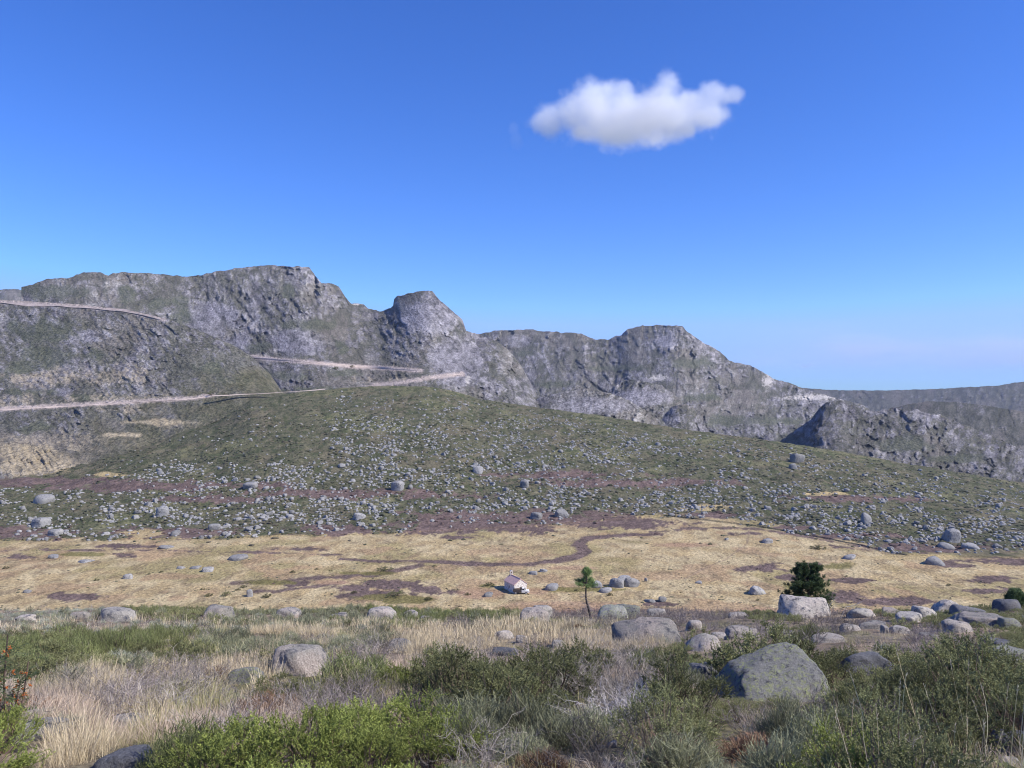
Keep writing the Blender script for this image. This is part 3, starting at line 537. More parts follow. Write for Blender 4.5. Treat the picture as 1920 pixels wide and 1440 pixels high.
for k, (cx, by, w_, h_, mt, st_, lab) in enumerate(NB):
    if k > 1: h_ = h_ * .8; w_ = w_ * 1.05
    D = near_D(cx, by); s_ = D / F; ro, fl, pl = STY[st_]; far_ = D > 62
    rx = w_ * s_ / 2; rz_ = h_ * s_ * (.9 if st_ != 'block' else .8); ry = max(rx * .75, rz_ * .9) if st_ != 'slab' else rx * .8
    P, Fc = rock_shape(100 + k, 5 if w_ > 100 else 4, ro if k else 9., 1., pl, .085, FACES.get(k)); P[:, :2] *= (1 + .12 * np.clip(-P[:, 2:3] / np.abs(P[:, 2]).max(), 0, .5))
    P = P / np.abs(P).max(0); P = P * np.array([rx, ry, rz_])
    cz = near_z(np.array([(cx - HX) * s_]), np.array([D]))[0]
    
    o = mesh('boulder', P, Fc, None, True, M[mt]); o.location = ((cx - HX) * s_, D + ry * .6, cz + h_ * s_ * .86 - rz_)
    tag(o, lab, 'boulder', 'boulders on the near slope')
    BLOCKED.append((o.location.x, o.location.y, rx * .85, ry * .85))

USED = {}
def where_label(desc, px, py, marks, size, key, ratio=None):
    """a label that names the nearest landmark, the side of it and, where needed, how big the thing is"""
    near_ = sorted(marks, key=lambda m: (m[0] - px) ** 2 + ((m[1] - py) * 1.6) ** 2); sz = 'small ' if size < .75 else ('large ' if size > 1.0 else 'mid-sized ')
    for far_word in ('', 'some way ', 'well '):
        for m in near_[:3]:
            dx, dy = px - m[0], (py - m[1]) * 1.4; side = ('left of ' if dx < 0 else 'right of ') if abs(dx) > abs(dy) else ('behind ' if dy < 0 else 'in front of ')
            sh_ = '' if ratio is None else ('squat ' if ratio < .72 else ('tall ' if ratio > .85 else 'rounded '))
            for pre in ('', sz, sh_, sz + sh_):
                t = pre + desc + ' ' + far_word + side + m[2]
                if t not in USED and len(t.split()) <= 16: USED[t] = 1; return t
            if far_word == '' : continue
    return sz + sh_ + desc + ' ' + side + near_[0][2]
# ---------------- hillside and meadow boulders
PROT = [rock_shape(500 + i, 3, [3.4, 5, 8, 6][i % 4], .8, 8, .06) for i in range(8)]
PMESH = []
for i, (P, Fc) in enumerate(PROT):
    o = mesh('boulder', P, Fc, None, i % 2 == 0, M['granite_far'], link=False); PMESH.append(o.data); bpy.data.objects.remove(o)
def place_far_boulder(px, py, wpx, hpx, lab, grp):
    p, _, _ = hill_z_at(np.array([px]), np.array([py])); p = p[0]; s_ = p[1] / F
    o = bpy.data.objects.new('boulder', PMESH[rng.integers(8)]); COL.objects.link(o)
    o.location = (p[0], p[1], p[2] + hpx * s_ * .25); o.scale = (wpx * s_ * .52, wpx * s_ * .42, hpx * s_ * .95); o.rotation_euler = (rng.uniform(-.15, .15), rng.uniform(-.15, .15), rng.uniform(-.5, .5))
    return tag(o, lab, 'boulder', grp)
GM_, GH_ = 'boulders lying on the dry meadow', 'grey boulders strewn over the green hillside'
for q in [(1158, 1100, 28, 16, 'largest boulder of the trio on the meadow beyond the thin pine'), (1182, 1098, 26, 15, 'rounded grey boulder of the trio on the meadow beyond the thin pine'), (1170, 1092, 28, 10, 'flattest boulder at the back of the trio beyond the thin pine'),
          (1034, 1105, 22, 11, 'pale pyramid-shaped boulder standing alone beside the chapel'), (1418, 1113, 30, 12, 'flat-topped grey boulder in the meadow before the dense pine'), (1754, 1057, 38, 15, 'large boulder alone at the meadow rim below the boulder field'),
          (1592, 1048, 20, 7, 'low grey stone on the open meadow beyond the dense pine'), (1440, 1018, 22, 8, 'pale broken stones on the empty tan meadow'), (447, 1048, 28, 9, 'boulder with a green bush growing against it on the meadow'),
          (388, 1071, 20, 8, 'small grey boulder on the straw-coloured meadow near two flat stones'), (241, 1085, 17, 9, 'lone dark boulder near two small dark bushes on the meadow'), (468, 1118, 13, 14, 'upright grey stone among dark shrubs at the meadow edge'),
          (1785, 1016, 34, 26, 'biggest boulder with a stone on top at the foot of the hillside'), (1772, 1026, 32, 13, 'broad low boulder under the biggest one at the foot of the hillside'), (1820, 1030, 34, 10, 'wide flat boulder at the foot of the hillside'),
          (1135, 1109, 20, 8, 'grey flat stone behind the thin pine trunk'), (1120, 1100, 18, 10, 'small stone hugged by a green bush behind the thin pine'), (915, 1118, 16, 7, 'small grey stone on the bare earth in front of the chapel'),
          (1000, 1076, 16, 6, 'flat pale stones in the grass behind the chapel'), (1020, 1072, 16, 5, 'thin pale stone in the grass farther behind the chapel'), (1242, 1128, 16, 8, 'small stone near the meadow edge above the long low boulder'),
          (1220, 1128, 20, 4, 'nearly buried slab near the meadow edge above the long low boulder'), (1310, 1094, 14, 4, 'nearly buried stone by the faint track'), (1212, 1090, 6, 7, 'tiny upright stone past the trio of boulders'),
          (100, 1046, 18, 6, 'low grey stone in the tan grass near a heather patch'), (160, 1053, 26, 4, 'long flat stone almost level with the meadow grass'), (340, 1065, 14, 4, 'flat stone in the meadow grass, thinner of a pair'), (366, 1065, 20, 4, 'flat stone in the meadow grass, wider of a pair'),
          (312, 1028, 22, 5, 'flat pale stone at the far side of the tan meadow'), (1362, 1012, 8, 4, 'tiny stone in the middle of the empty tan meadow'), (50, 1112, 12, 5, 'small flat stone near the meadow edge scrub')]:
    place_far_boulder(*q[:4], q[4], GM_)
for q in [(1495, 866, 22, 16, 'dark boulder standing up on the hillside above a white one'), (1487, 880, 14, 10, 'bright white boulder on the hillside below a dark one'), (745, 918, 26, 18, 'grey boulder with a split face in the thick of the hillside stones'),
          (1622, 980, 20, 20, 'pointed pale boulder on the lower hillside'), (82, 944, 28, 16, 'big boulder with a rust-coloured bush against it on the left slope'), (75, 985, 34, 18, 'broad pale boulder at the foot of the left boulder field'),
          (103, 1003, 28, 12, 'pale wedge of rock on the maroon heather'), (305, 968, 26, 20, 'tall dark boulder pile in the lower boulder field'), (402, 992, 20, 12, 'pale boulder on the maroon heather strip'),
          (329, 1003, 15, 9, 'squat grey boulder on maroon heather above the tan grass'), (672, 975, 20, 10, 'rounded pale boulder at the rim of the green slope'), (1005, 972, 24, 12, 'boulder on maroon heather in the middle of the valley'),
          (1052, 969, 26, 12, 'wide boulder on maroon heather next to another'), (983, 915, 18, 14, 'dark grey boulder on the reddish patch of hillside'), (895, 886, 18, 12, 'light boulder part way up the hillside'), (470, 916, 22, 10, 'pale boulder in the reddish strip')]:
    place_far_boulder(*q[:4], q[4], GH_)
# density of the boulder field over the hillside
def dens(px, py):
    d = .6 + 1.1 * np.exp(-((px - 780) / 480) ** 2 - ((py - 850) / 100) ** 2) + .3 * np.exp(-((py - 955 + (px - 600) * -.0) / 32) ** 2) * (px < 1100) + .55 * np.exp(-((px - 1600) / 500) ** 2 - ((py - 985) / 45) ** 2)
    d = d * sstep(0, 25, py - ip(px, CREST)) * (py < ip(px, EDGE) + 6) ; d = np.where((px < 620) & (py < 868), d * .12, d); d = np.where((px < 220) & (py < 915), d * .08, d)
    return d * (.3 + 1.3 * sstep(.40, .66, fbm(px / 40, py / 18, 71, 4)))
px_ = rng.uniform(-300, 2200, 110000); py_ = rng.uniform(725, 1040, 110000); keep = rng.uniform(0, 1.7, 110000) < dens(px_, py_); px_, py_ = px_[keep], py_[keep]
P_, mmask, hl = hill_z_at(px_, py_); ok = rng.uniform(size=len(px_)) < (1 - .72 * mmask) * np.where(hl > .4, 1, .03); px_, py_, P_ = px_[ok], py_[ok], P_[ok]
n_ = min(len(px_), 9000); px_, py_, P_ = px_[:n_], py_[:n_], P_[:n_]
size = .32 * np.exp(rng.normal(0, .52, n_)) + .2; size = np.clip(size, .22, 1.5)
app = size / P_[:, 1]; order = np.argsort(-app * ((px_ > 0) & (px_ < 1920)))
BIG = order[:240]
s_of = size
HMARK = [(745, 918, 'the split-faced hillside boulder'), (1495, 866, 'the dark standing boulder'), (82, 944, 'the boulder with the rusty bush'), (75, 985, 'the broad pale boulder'), (305, 968, 'the dark boulder pile'), (672, 975, 'the rounded boulder at the slope rim'), (1005, 972, 'the boulder on mid-valley heather'),
         (983, 915, 'the dark boulder on the reddish patch'), (895, 886, 'the light boulder partway up'), (470, 916, 'the reddish strip'), (1622, 980, 'the pointed pale boulder'), (1785, 1016, 'the stacked boulder at the foot'), (1250, 960, 'the far tip of the tan grass'), (800, 760, 'the crest below the hairpin'), (1050, 800, 'the crest under the rounded slab'),
         (1250, 850, 'the middle of the scrubby slope'), (1150, 905, 'the upper maroon streak'), (1585, 936, 'the maroon strip under the spur'), (1850, 960, 'the outer end of the slope'), (600, 850, 'the saddle below the road'), (400, 930, 'the lower maroon strip'), (1380, 960, 'the bend of the tan grass'), (180, 960, 'the lower boulder field'), (750, 840, 'the stony middle of the hill'), (1480, 990, 'the rim of the tan grass')]
for i in BIG:
    zone = 'grey boulder' if s_of[i] < 1.2 else 'big grey boulder'
    zone0 = ('grey granite boulder on the lower stony part of the green hillside' if py_[i] > 930 else 'grey granite boulder higher up the green hillside') if px_[i] < 1200 else ('grey granite boulder on the scrubby slope under the craggy spur' if py_[i] < 960 else 'grey granite boulder near the far rim of the meadow')
    o = bpy.data.objects.new('boulder', PMESH[rng.integers(8)]); COL.objects.link(o); s_ = size[i]
    o.location = P_[i] + np.array([0, 0, s_ * .3]); o.scale = (s_ * rng.uniform(.8, 1.25), s_, s_ * rng.uniform(.85, 1.3)); o.rotation_euler = (rng.uniform(-.3, .3), rng.uniform(-.3, .3), rng.uniform(0, 6.3))
    tag(o, where_label(zone, px_[i], py_[i], HMARK, s_, 'h', o.scale[2] / o.scale[0] * .75), 'boulder', GH_)
def merge(protos, idx, loc, scl, rot, tint=None, cols=None):
    """many transformed copies of prototypes -> one vertex / face / colour array"""
    Vs, Fs, Cs, off = [], [], [], 0
    for k, (P, Fc) in enumerate(protos):
        s_ = np.where(idx == k)[0]
        if not len(s_): continue
        c, sn = np.cos(rot[s_]), np.sin(rot[s_]); Q = P[None] * scl[s_][:, None, :]
        X = Q[..., 0] * c[:, None] - Q[..., 1] * sn[:, None]; Y = Q[..., 0] * sn[:, None] + Q[..., 1] * c[:, None]
        Q = np.stack([X, Y, Q[..., 2]], -1) + loc[s_][:, None, :]
        Vs.append(Q.reshape(-1, 3)); Fs.append((Fc[None] + (np.arange(len(s_)) * len(P))[:, None, None] + off).reshape(-1, Fc.shape[1])); off += len(s_) * len(P)
        if cols is not None:
            cc = cols[k][None] * np.ones((len(s_), 1, 1))
            if tint is not None: cc = cc * tint[s_][:, None, :]
            Cs.append(cc.reshape(-1, 3))
    return np.concatenate(Vs), np.concatenate(Fs), (np.concatenate(Cs) if Cs else None)
SM = [rock_shape(700 + i, 2, 5, .8, 7, .05) for i in range(6)]
rest = order[240:]; k_ = len(rest); sc3 = size[rest][:, None] * rng.uniform(.75, 1.3, (k_, 3)) * np.array([1.1, 1, 1.0])
V, Fc, _ = merge(SM, rng.integers(0, len(SM), k_), P_[rest] + np.array([0, 0, .08]), sc3, rng.uniform(0, 6.3, k_))
tag(mesh('scattered_boulders', V, Fc, None, False, M['granite_far']), 'countless small grey boulders strewn over the green hillside', 'boulders', kind='stuff')

# low scrub over the hillside
def tuft(seed):
    r = np.random.default_rng(seed); V, Fc = ICO[1]; V = V * (1 + r.uniform(-.3, .35, (len(V), 1))); V[:, 2] = np.maximum(V[:, 2], -.3) * .7; return V, Fc
TF = [tuft(i) for i in range(8)]
def scrub_field(n, seed, y0, y1, dfun, smin, smax, zoff=0):
    r = np.random.default_rng(seed); x = r.uniform(-300, 2220, n); y = r.uniform(y0, y1, n); P, mk, hl = hill_z_at(x, y); k = r.uniform(size=n) < dfun(x, y, mk, hl); x, y, P, mk, hl = x[k], y[k], P[k], mk[k], hl[k]; n = len(x)
    base = mix((.075, .08, .046), (.135, .132, .08), r.uniform(size=n)); base = mix(base, (.15, .125, .085), (r.uniform(size=n) < .22) * .8); base = mix(base, (.13, .085, .075), ((mk > .5) & (r.uniform(size=n) < .8)) * .9)
    s_ = r.uniform(smin, smax, n)[:, None] * (.6 + .9 * noise(x / 30, y / 14, 3))[:, None] * r.uniform(.7, 1.35, (n, 3))
    return merge(TF, r.integers(0, 8, n), P + np.array([0, 0, zoff]), s_ * np.array([1.25, 1, .8]), r.uniform(0, 6.3, n), base, [np.ones((len(p[0]), 3)) for p in TF])
V, Fc, C = scrub_field(52000, 5, 728, 1030, lambda x, y, mk, hl: np.where(hl > .4, (.35 + .65 * sstep(.35, .6, noise(x / 25, y / 10, 9))) * (1 - .8 * mk), .012) * (y > ip(x, CREST) + 1), .25, .95)
tag(mesh('hillside_scrub', V, Fc, C, False, M['leaf']), 'low olive green scrub covering the hillside', 'scrub', kind='stuff')
V, Fc, C = scrub_field(7000, 6, 960, 1148, lambda x, y, mk, hl: np.where(hl > .5, 0, (.05 + .45 * (noise(x / 18, y / 5, 12) > .66) + .5 * mk + .4 * (y > 1134))), .10, .36)
tag(mesh('meadow_tufts', V, Fc, C, False, M['leaf']), 'small dark heather tufts dotted over the tan meadow', 'heather', kind='stuff')

# ------------------------------------------------------------------ plant generators -> (V, F(tri), C)
def frame_of(d):
    up = np.where(np.abs(d[:, 2:3]) > .9, [[1., 0, 0]], [[0, 0, 1.]]); a = np.cross(d, up); a /= np.linalg.norm(a, axis=1)[:, None]; return a, np.cross(d, a)
def needles(P, d, L, Wd, col, r, droop=0):
    """thin triangles from points P along directions d"""
    a, b = frame_of(d); th = r.uniform(0, 6.3, len(P))[:, None]; sd = a * np.cos(th) + b * np.sin(th)
    V = np.stack([P - sd * Wd[:, None] / 2, P + sd * Wd[:, None] / 2, P + d * L[:, None] + np.array([0, 0, -droop])], 1)
    return V.reshape(-1, 3), np.arange(len(P) * 3).reshape(-1, 3), np.repeat(col, 3, 0)
def ribbon(pts, w0, w1, col, r):
    """pts (n,k,3): n curved blades of k points -> crossed triangles strips"""
    n, k, _ = pts.shape; d = pts[:, -1] - pts[:, 0]; d = d / (np.linalg.norm(d, axis=1)[:, None] + 1e-9); a, b = frame_of(d); th = r.uniform(0, 6.3, n)[:, None]; sd = a * np.cos(th) + b * np.sin(th)
    wd = (w0[:, None] * (1 - np.linspace(0, 1, k)) + w1[:, None] * np.linspace(0, 1, k))[..., None]
    V = np.stack([pts - sd[:, None] * wd / 2, pts + sd[:, None] * wd / 2], 2).reshape(-1, 3)
    base = (np.arange(n) * 2 * k)[:, None, None]; j = (np.arange(k - 1) * 2)[None, :, None]
    T1 = base + j + np.array([0, 1, 2]); T2 = base + j + np.array([1, 3, 2]); Fc = np.concatenate([T1.reshape(-1, 3), T2.reshape(-1, 3)])
    return V, Fc, np.repeat(col, 2 * k, 0)
def cat(parts):
    V, Fc, C, o = [], [], [], 0
    for v, f, c in parts: V.append(v); Fc.append(f + o); C.append(c); o += len(v)
    return np.concatenate(V), np.concatenate(Fc), np.concatenate(C)
def unit(v): return v / (np.linalg.norm(v, axis=-1, keepdims=True) + 1e-9)
def vary(c, n, r, s=.18): return np.clip(np.array(c)[None] * (1 + r.normal(0, s, (n, 1))) * (1 + r.normal(0, s * .35, (n, 3))), .005, .9)
def g_heath(seed, c1, c2, R=.55, H=.62, nclump=40, shoots=11, nl=26, needle=.026, wn=.009, stem=(.16, .12, .09), upr=.85, slen=(.10, .2)):
    """bush of upright feathery shoots in clumps"""
    r = np.random.default_rng(seed); parts = []
    th = r.uniform(0, 6.3, nclump); rr = np.sqrt(r.uniform(0, 1, nclump)) * R; cz = H * (1 - (rr / R) ** 2 * .7) * r.uniform(.5, 1.05, nclump)
    cc = np.stack([rr * np.cos(th), rr * np.sin(th), cz], 1); n = nclump * shoots; C0 = np.repeat(cc, shoots, 0); ccol = np.repeat(r.uniform(0, 1, nclump), shoots)
    d = unit(np.stack([C0[:, 0] / R * .55, C0[:, 1] / R * .55, np.full(n, upr)], 1) + r.normal(0, .52, (n, 3))); L = r.uniform(*slen, n)
    S = C0 + r.normal(0, .035, (n, 3)) * R / .5 - d * L[:, None] * .25
    tt = np.tile(np.linspace(.05, 1, nl), n); Sd = np.repeat(d, nl, 0); P = np.repeat(S, nl, 0) + Sd * (np.repeat(L, nl) * tt)[:, None]
    a, b = frame_of(Sd); ph = r.uniform(0, 6.3, len(P))[:, None]; nd_ = unit(Sd * .9 + (a * np.cos(ph) + b * np.sin(ph)) * .75)
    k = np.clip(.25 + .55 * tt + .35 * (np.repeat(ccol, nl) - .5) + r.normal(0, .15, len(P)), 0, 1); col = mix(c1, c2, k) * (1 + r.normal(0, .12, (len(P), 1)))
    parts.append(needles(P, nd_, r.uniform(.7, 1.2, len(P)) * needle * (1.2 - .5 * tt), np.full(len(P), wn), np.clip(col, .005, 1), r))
    m_ = nclump * 3; Q = np.repeat(cc, 3, 0) + r.normal(0, .08, (m_, 3)) * R; B0 = Q * np.array([.25, .25, 0]); t3 = np.linspace(0, 1, 4)[None, :, None]
    pts = B0[:, None] * (1 - t3) + Q[:, None] * t3 + r.normal(0, .03, (m_, 4, 3)) * np.array([1, 1, .3]); parts.append(ribbon(pts, np.full(m_, .014), np.full(m_, .005), vary(stem, m_, r), r))
    return cat(parts)
def g_broom(seed, c1, c2, R=.45, H=.6, n=900, w=.008, L=(.16, .34), seg=3, lean=.8):
    """dense bush of fine upright rods"""
    r = np.random.default_rng(seed); th = r.uniform(0, 6.3, n); rr = np.sqrt(r.uniform(0, 1, n)) * R; top = H * (1 - (rr / R) ** 2 * .7) * (.8 + .4 * noise(np.cos(th) * rr / R * 3 + 9, np.sin(th) * rr / R * 3 + 9, seed))
    d = unit(np.stack([np.cos(th) * rr / R * lean, np.sin(th) * rr / R * lean, np.ones(n)], 1) + r.normal(0, .28, (n, 3))); Ls = r.uniform(*L, n)
    E = np.stack([rr * np.cos(th), rr * np.sin(th), top * r.uniform(.45, 1.05, n)], 1); S = E - d * Ls[:, None]; t3 = np.linspace(0, 1, seg)[None, :, None]
    pts = S[:, None] * (1 - t3) + E[:, None] * t3 + r.normal(0, .012, (n, seg, 3)); k = np.clip(r.normal(.5, .3, n), 0, 1)
    parts = [ribbon(pts, np.full(n, w), np.full(n, w * .4), mix(c1, c2, k), r)]
    m_ = n * 3; i = r.integers(0, n, m_); q = r.uniform(.2, 1, m_)[:, None]; P = S[i] * (1 - q) + E[i] * q; dd = unit(d[i] + r.normal(0, .45, (m_, 3)))
    parts.append(needles(P, dd, r.uniform(.03, .08, m_), np.full(m_, w * .8), mix(c1, c2, np.clip(k[i] + r.normal(0, .2, m_), 0, 1)), r))
    m_ = 60; Q = E[r.integers(0, n, m_)] * .9; t3 = np.linspace(0, 1, 4)[None, :, None]; pts = (Q * np.array([.2, .2, 0]))[:, None] * (1 - t3) + Q[:, None] * t3 + r.normal(0, .02, (m_, 4, 3)); parts.append(ribbon(pts, np.full(m_, .014), np.full(m_, .006), vary((.2, .16, .12), m_, r), r))
    return cat(parts)
def g_twigs(seed, c, c2, R=.5, H=.6, stems=26, w=.011, sub=(4, 4), curl=.35, fuzz=500, wt=.004):
    """dead branching bush"""
    r = np.random.default_rng(seed); parts = []; th = r.uniform(0, 6.3, stems); rr = np.sqrt(r.uniform(0, 1, stems)); E = np.stack([np.cos(th) * rr * R, np.sin(th) * rr * R, H * (1 - rr ** 2 * .5) * r.uniform(.6, 1.1, stems)], 1); S = E * np.array([.15, .15, 0])
    lev_w = w; lens = np.linalg.norm(E - S, axis=1)
    for lv in range(len(sub) + 1):
        n = len(S); t3 = np.linspace(0, 1, 5)[None, :, None]; bend = r.normal(0, 1, (n, 1, 3)) * lens[:, None, None] * curl * .5 * np.sin(t3 * np.pi)
        pts = S[:, None] * (1 - t3) + E[:, None] * t3 + bend + r.normal(0, .02, (n, 5, 3)) * lens[:, None, None]
        parts.append(ribbon(pts, np.full(n, lev_w), np.full(n, lev_w * .6), mix(c, c2, r.uniform(0, 1, n)) * (1 + r.normal(0, .15, (n, 1))), r))
        if lv < len(sub):
            m_ = n * sub[lv]; i = np.repeat(np.arange(n), sub[lv]); j = r.integers(1, 5, m_); S2 = pts[i, j]; d = unit(unit(E[i] - S[i]) + r.normal(0, .55, (m_, 3)) + np.array([0, 0, .15])); lens = lens[i] * r.uniform(.35, .6, m_); S = S2; E = S2 + d * lens[:, None]; E[:, 2] = np.maximum(E[:, 2], .01); lev_w *= .62
    m_ = fuzz; i = r.integers(0, len(S), m_); q = r.uniform(0, 1, m_)[:, None]; P = S[i] * (1 - q) + E[i] * q; d = unit(unit(E[i] - S[i]) + r.normal(0, .6, (m_, 3)))
    parts.append(needles(P, d, r.uniform(.04, .11, m_), np.full(m_, wt), mix(c, c2, r.uniform(0, 1, m_)), r)); V, Fc, C = cat(parts); return V, Fc, np.clip(C, .01, 1)
def g_grass(seed, c1, c2, n=170, R=.28, H=.26, w=.006, lean=.35, seg=4):
    r = np.random.default_rng(seed); th = r.uniform(0, 6.3, n); rr = np.sqrt(r.uniform(0, 1, n)) * R; B = np.stack([rr * np.cos(th), rr * np.sin(th), np.zeros(n)], 1); h = H * r.uniform(.5, 1.15, n)
    tip = B + np.stack([np.cos(th) * lean * h * r.uniform(0, 1.3, n), np.sin(th) * lean * h * r.uniform(0, 1.3, n), h], 1) + r.normal(0, .05, (n, 3)); t3 = np.linspace(0, 1, seg)[None, :, None]
    mid = B * .6 + tip * .4 + np.stack([0 * h, 0 * h, h * .18], 1); pts = B[:, None] * (1 - t3) ** 2 + 2 * mid[:, None] * t3 * (1 - t3) + tip[:, None] * t3 ** 2
    return ribbon(pts, np.full(n, w), np.full(n, w * .35), mix(c1, c2, r.uniform(0, 1, n)) * (1 + r.normal(0, .1, (n, 1))), r)
BR = 1.22
LIME = ((.11, .125, .035), (.27, .31, .08)); DKG = ((.085, .09, .042), (.22, .225, .10)); OLV = ((.11, .115, .055), (.25, .25, .115)); GRG = ((.135, .14, .085), (.28, .285, .175)); BLG = ((.105, .118, .048), (.225, .245, .10))
SIL = ((.26, .28, .21), (.40, .41, .32)); TWG = ((.19, .165, .14), (.34, .30, .26)); PUR = ((.165, .138, .125), (.27, .23, .215)); RUST = ((.17, .10, .06), (.33, .21, .13)); WHT = ((.30, .27, .25), (.46, .42, .39)); CHAR = ((.07, .06, .058), (.16, .14, .13))
STR = ((.46, .37, .23), (.68, .58, .40)); STP = ((.44, .34, .255), (.62, .50, .39)); STG = ((.26, .26, .11), (.48, .43, .22)); RED = ((.15, .09, .085), (.25, .15, .13))
LIME, DKG, OLV, GRG, BLG, TWG, PUR = [tuple(tuple(c * BR for c in q) for q in z) for z in (LIME, DKG, OLV, GRG, BLG, TWG, PUR)]
# kind -> (generator by (seed, detail), material, object name, category); detail 1 near, 0 mid/far
def gen(kind, seed, lod):
    f = [dict(nclump=18, shoots=7, nl=7, needle=.05, wn=.032), dict(nclump=32, shoots=9, nl=16, needle=.036, wn=.016), dict()][lod]
    b = [dict(n=130, w=.022), dict(n=420, w=.011), dict()][lod]; t = [dict(stems=9, sub=(3,), w=.022, fuzz=150, wt=.013), dict(stems=18, sub=(3, 3), fuzz=350, wt=.007), dict()][lod]; g = [dict(n=45, w=.016, seg=3), dict(n=110, w=.009), dict()][lod]
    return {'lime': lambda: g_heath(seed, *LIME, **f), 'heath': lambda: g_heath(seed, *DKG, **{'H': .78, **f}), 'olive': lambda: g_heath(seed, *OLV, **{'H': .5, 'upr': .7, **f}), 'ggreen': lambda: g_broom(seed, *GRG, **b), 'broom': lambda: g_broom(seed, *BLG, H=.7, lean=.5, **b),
            'silver': lambda: g_broom(seed, *SIL, H=.4, lean=1.2, **b), 'twigs': lambda: g_twigs(seed, *TWG, **t), 'purple': lambda: g_twigs(seed, *PUR, H=.5, curl=.2, **t), 'rust': lambda: g_broom(seed, *RUST, H=.42, lean=1.1, **b),
            'white': lambda: g_twigs(seed, *WHT, H=.38, curl=.5, **{**t, 'w': .012, 'fuzz': 60}), 'char': lambda: g_twigs(seed, *CHAR, H=.6, **t), 'red': lambda: g_twigs(seed, *RED, H=.45, **t),
            'straw': lambda: g_grass(seed, *STR, **g), 'strawp': lambda: g_grass(seed, *STP, **{'H': .2, 'lean': .8, **g}), 'strawg': lambda: g_grass(seed, *STG, **{'H': .22, 'lean': .6, **g})}[kind]()
KINFO = {'lime': ('leaf', 'heath_bush', 'heath bush', 'bright yellow-green heath bushes'), 'heath': ('leaf', 'heath_bush', 'heath bush', 'dark green heath bushes'), 'olive': ('leaf', 'heath_bush', 'heath bush', 'olive green bushes'), 'ggreen': ('leaf', 'broom_bush', 'broom bush', 'grey-green broom bushes'),
         'broom': ('leaf', 'broom_bush', 'broom bush', 'fresh green broom bushes'), 'silver': ('leaf', 'cushion_shrub', 'shrub', 'silvery cushion shrubs'), 'twigs': ('twig', 'dead_bush', 'dead bush', 'leafless grey-brown bushes'), 'purple': ('twig', 'dry_heather', 'heather', 'dry purple-grey heather bushes'),
         'rust': ('twig', 'dry_shrub', 'shrub', 'rust-brown dry shrubs'), 'white': ('twig', 'bleached_branches', 'dead branches', 'bleached dead branches'), 'char': ('twig', 'charred_bush', 'dead bush', 'dark charred bushes'), 'red': ('twig', 'dry_heather', 'heather', 'reddish dry heather bushes')}
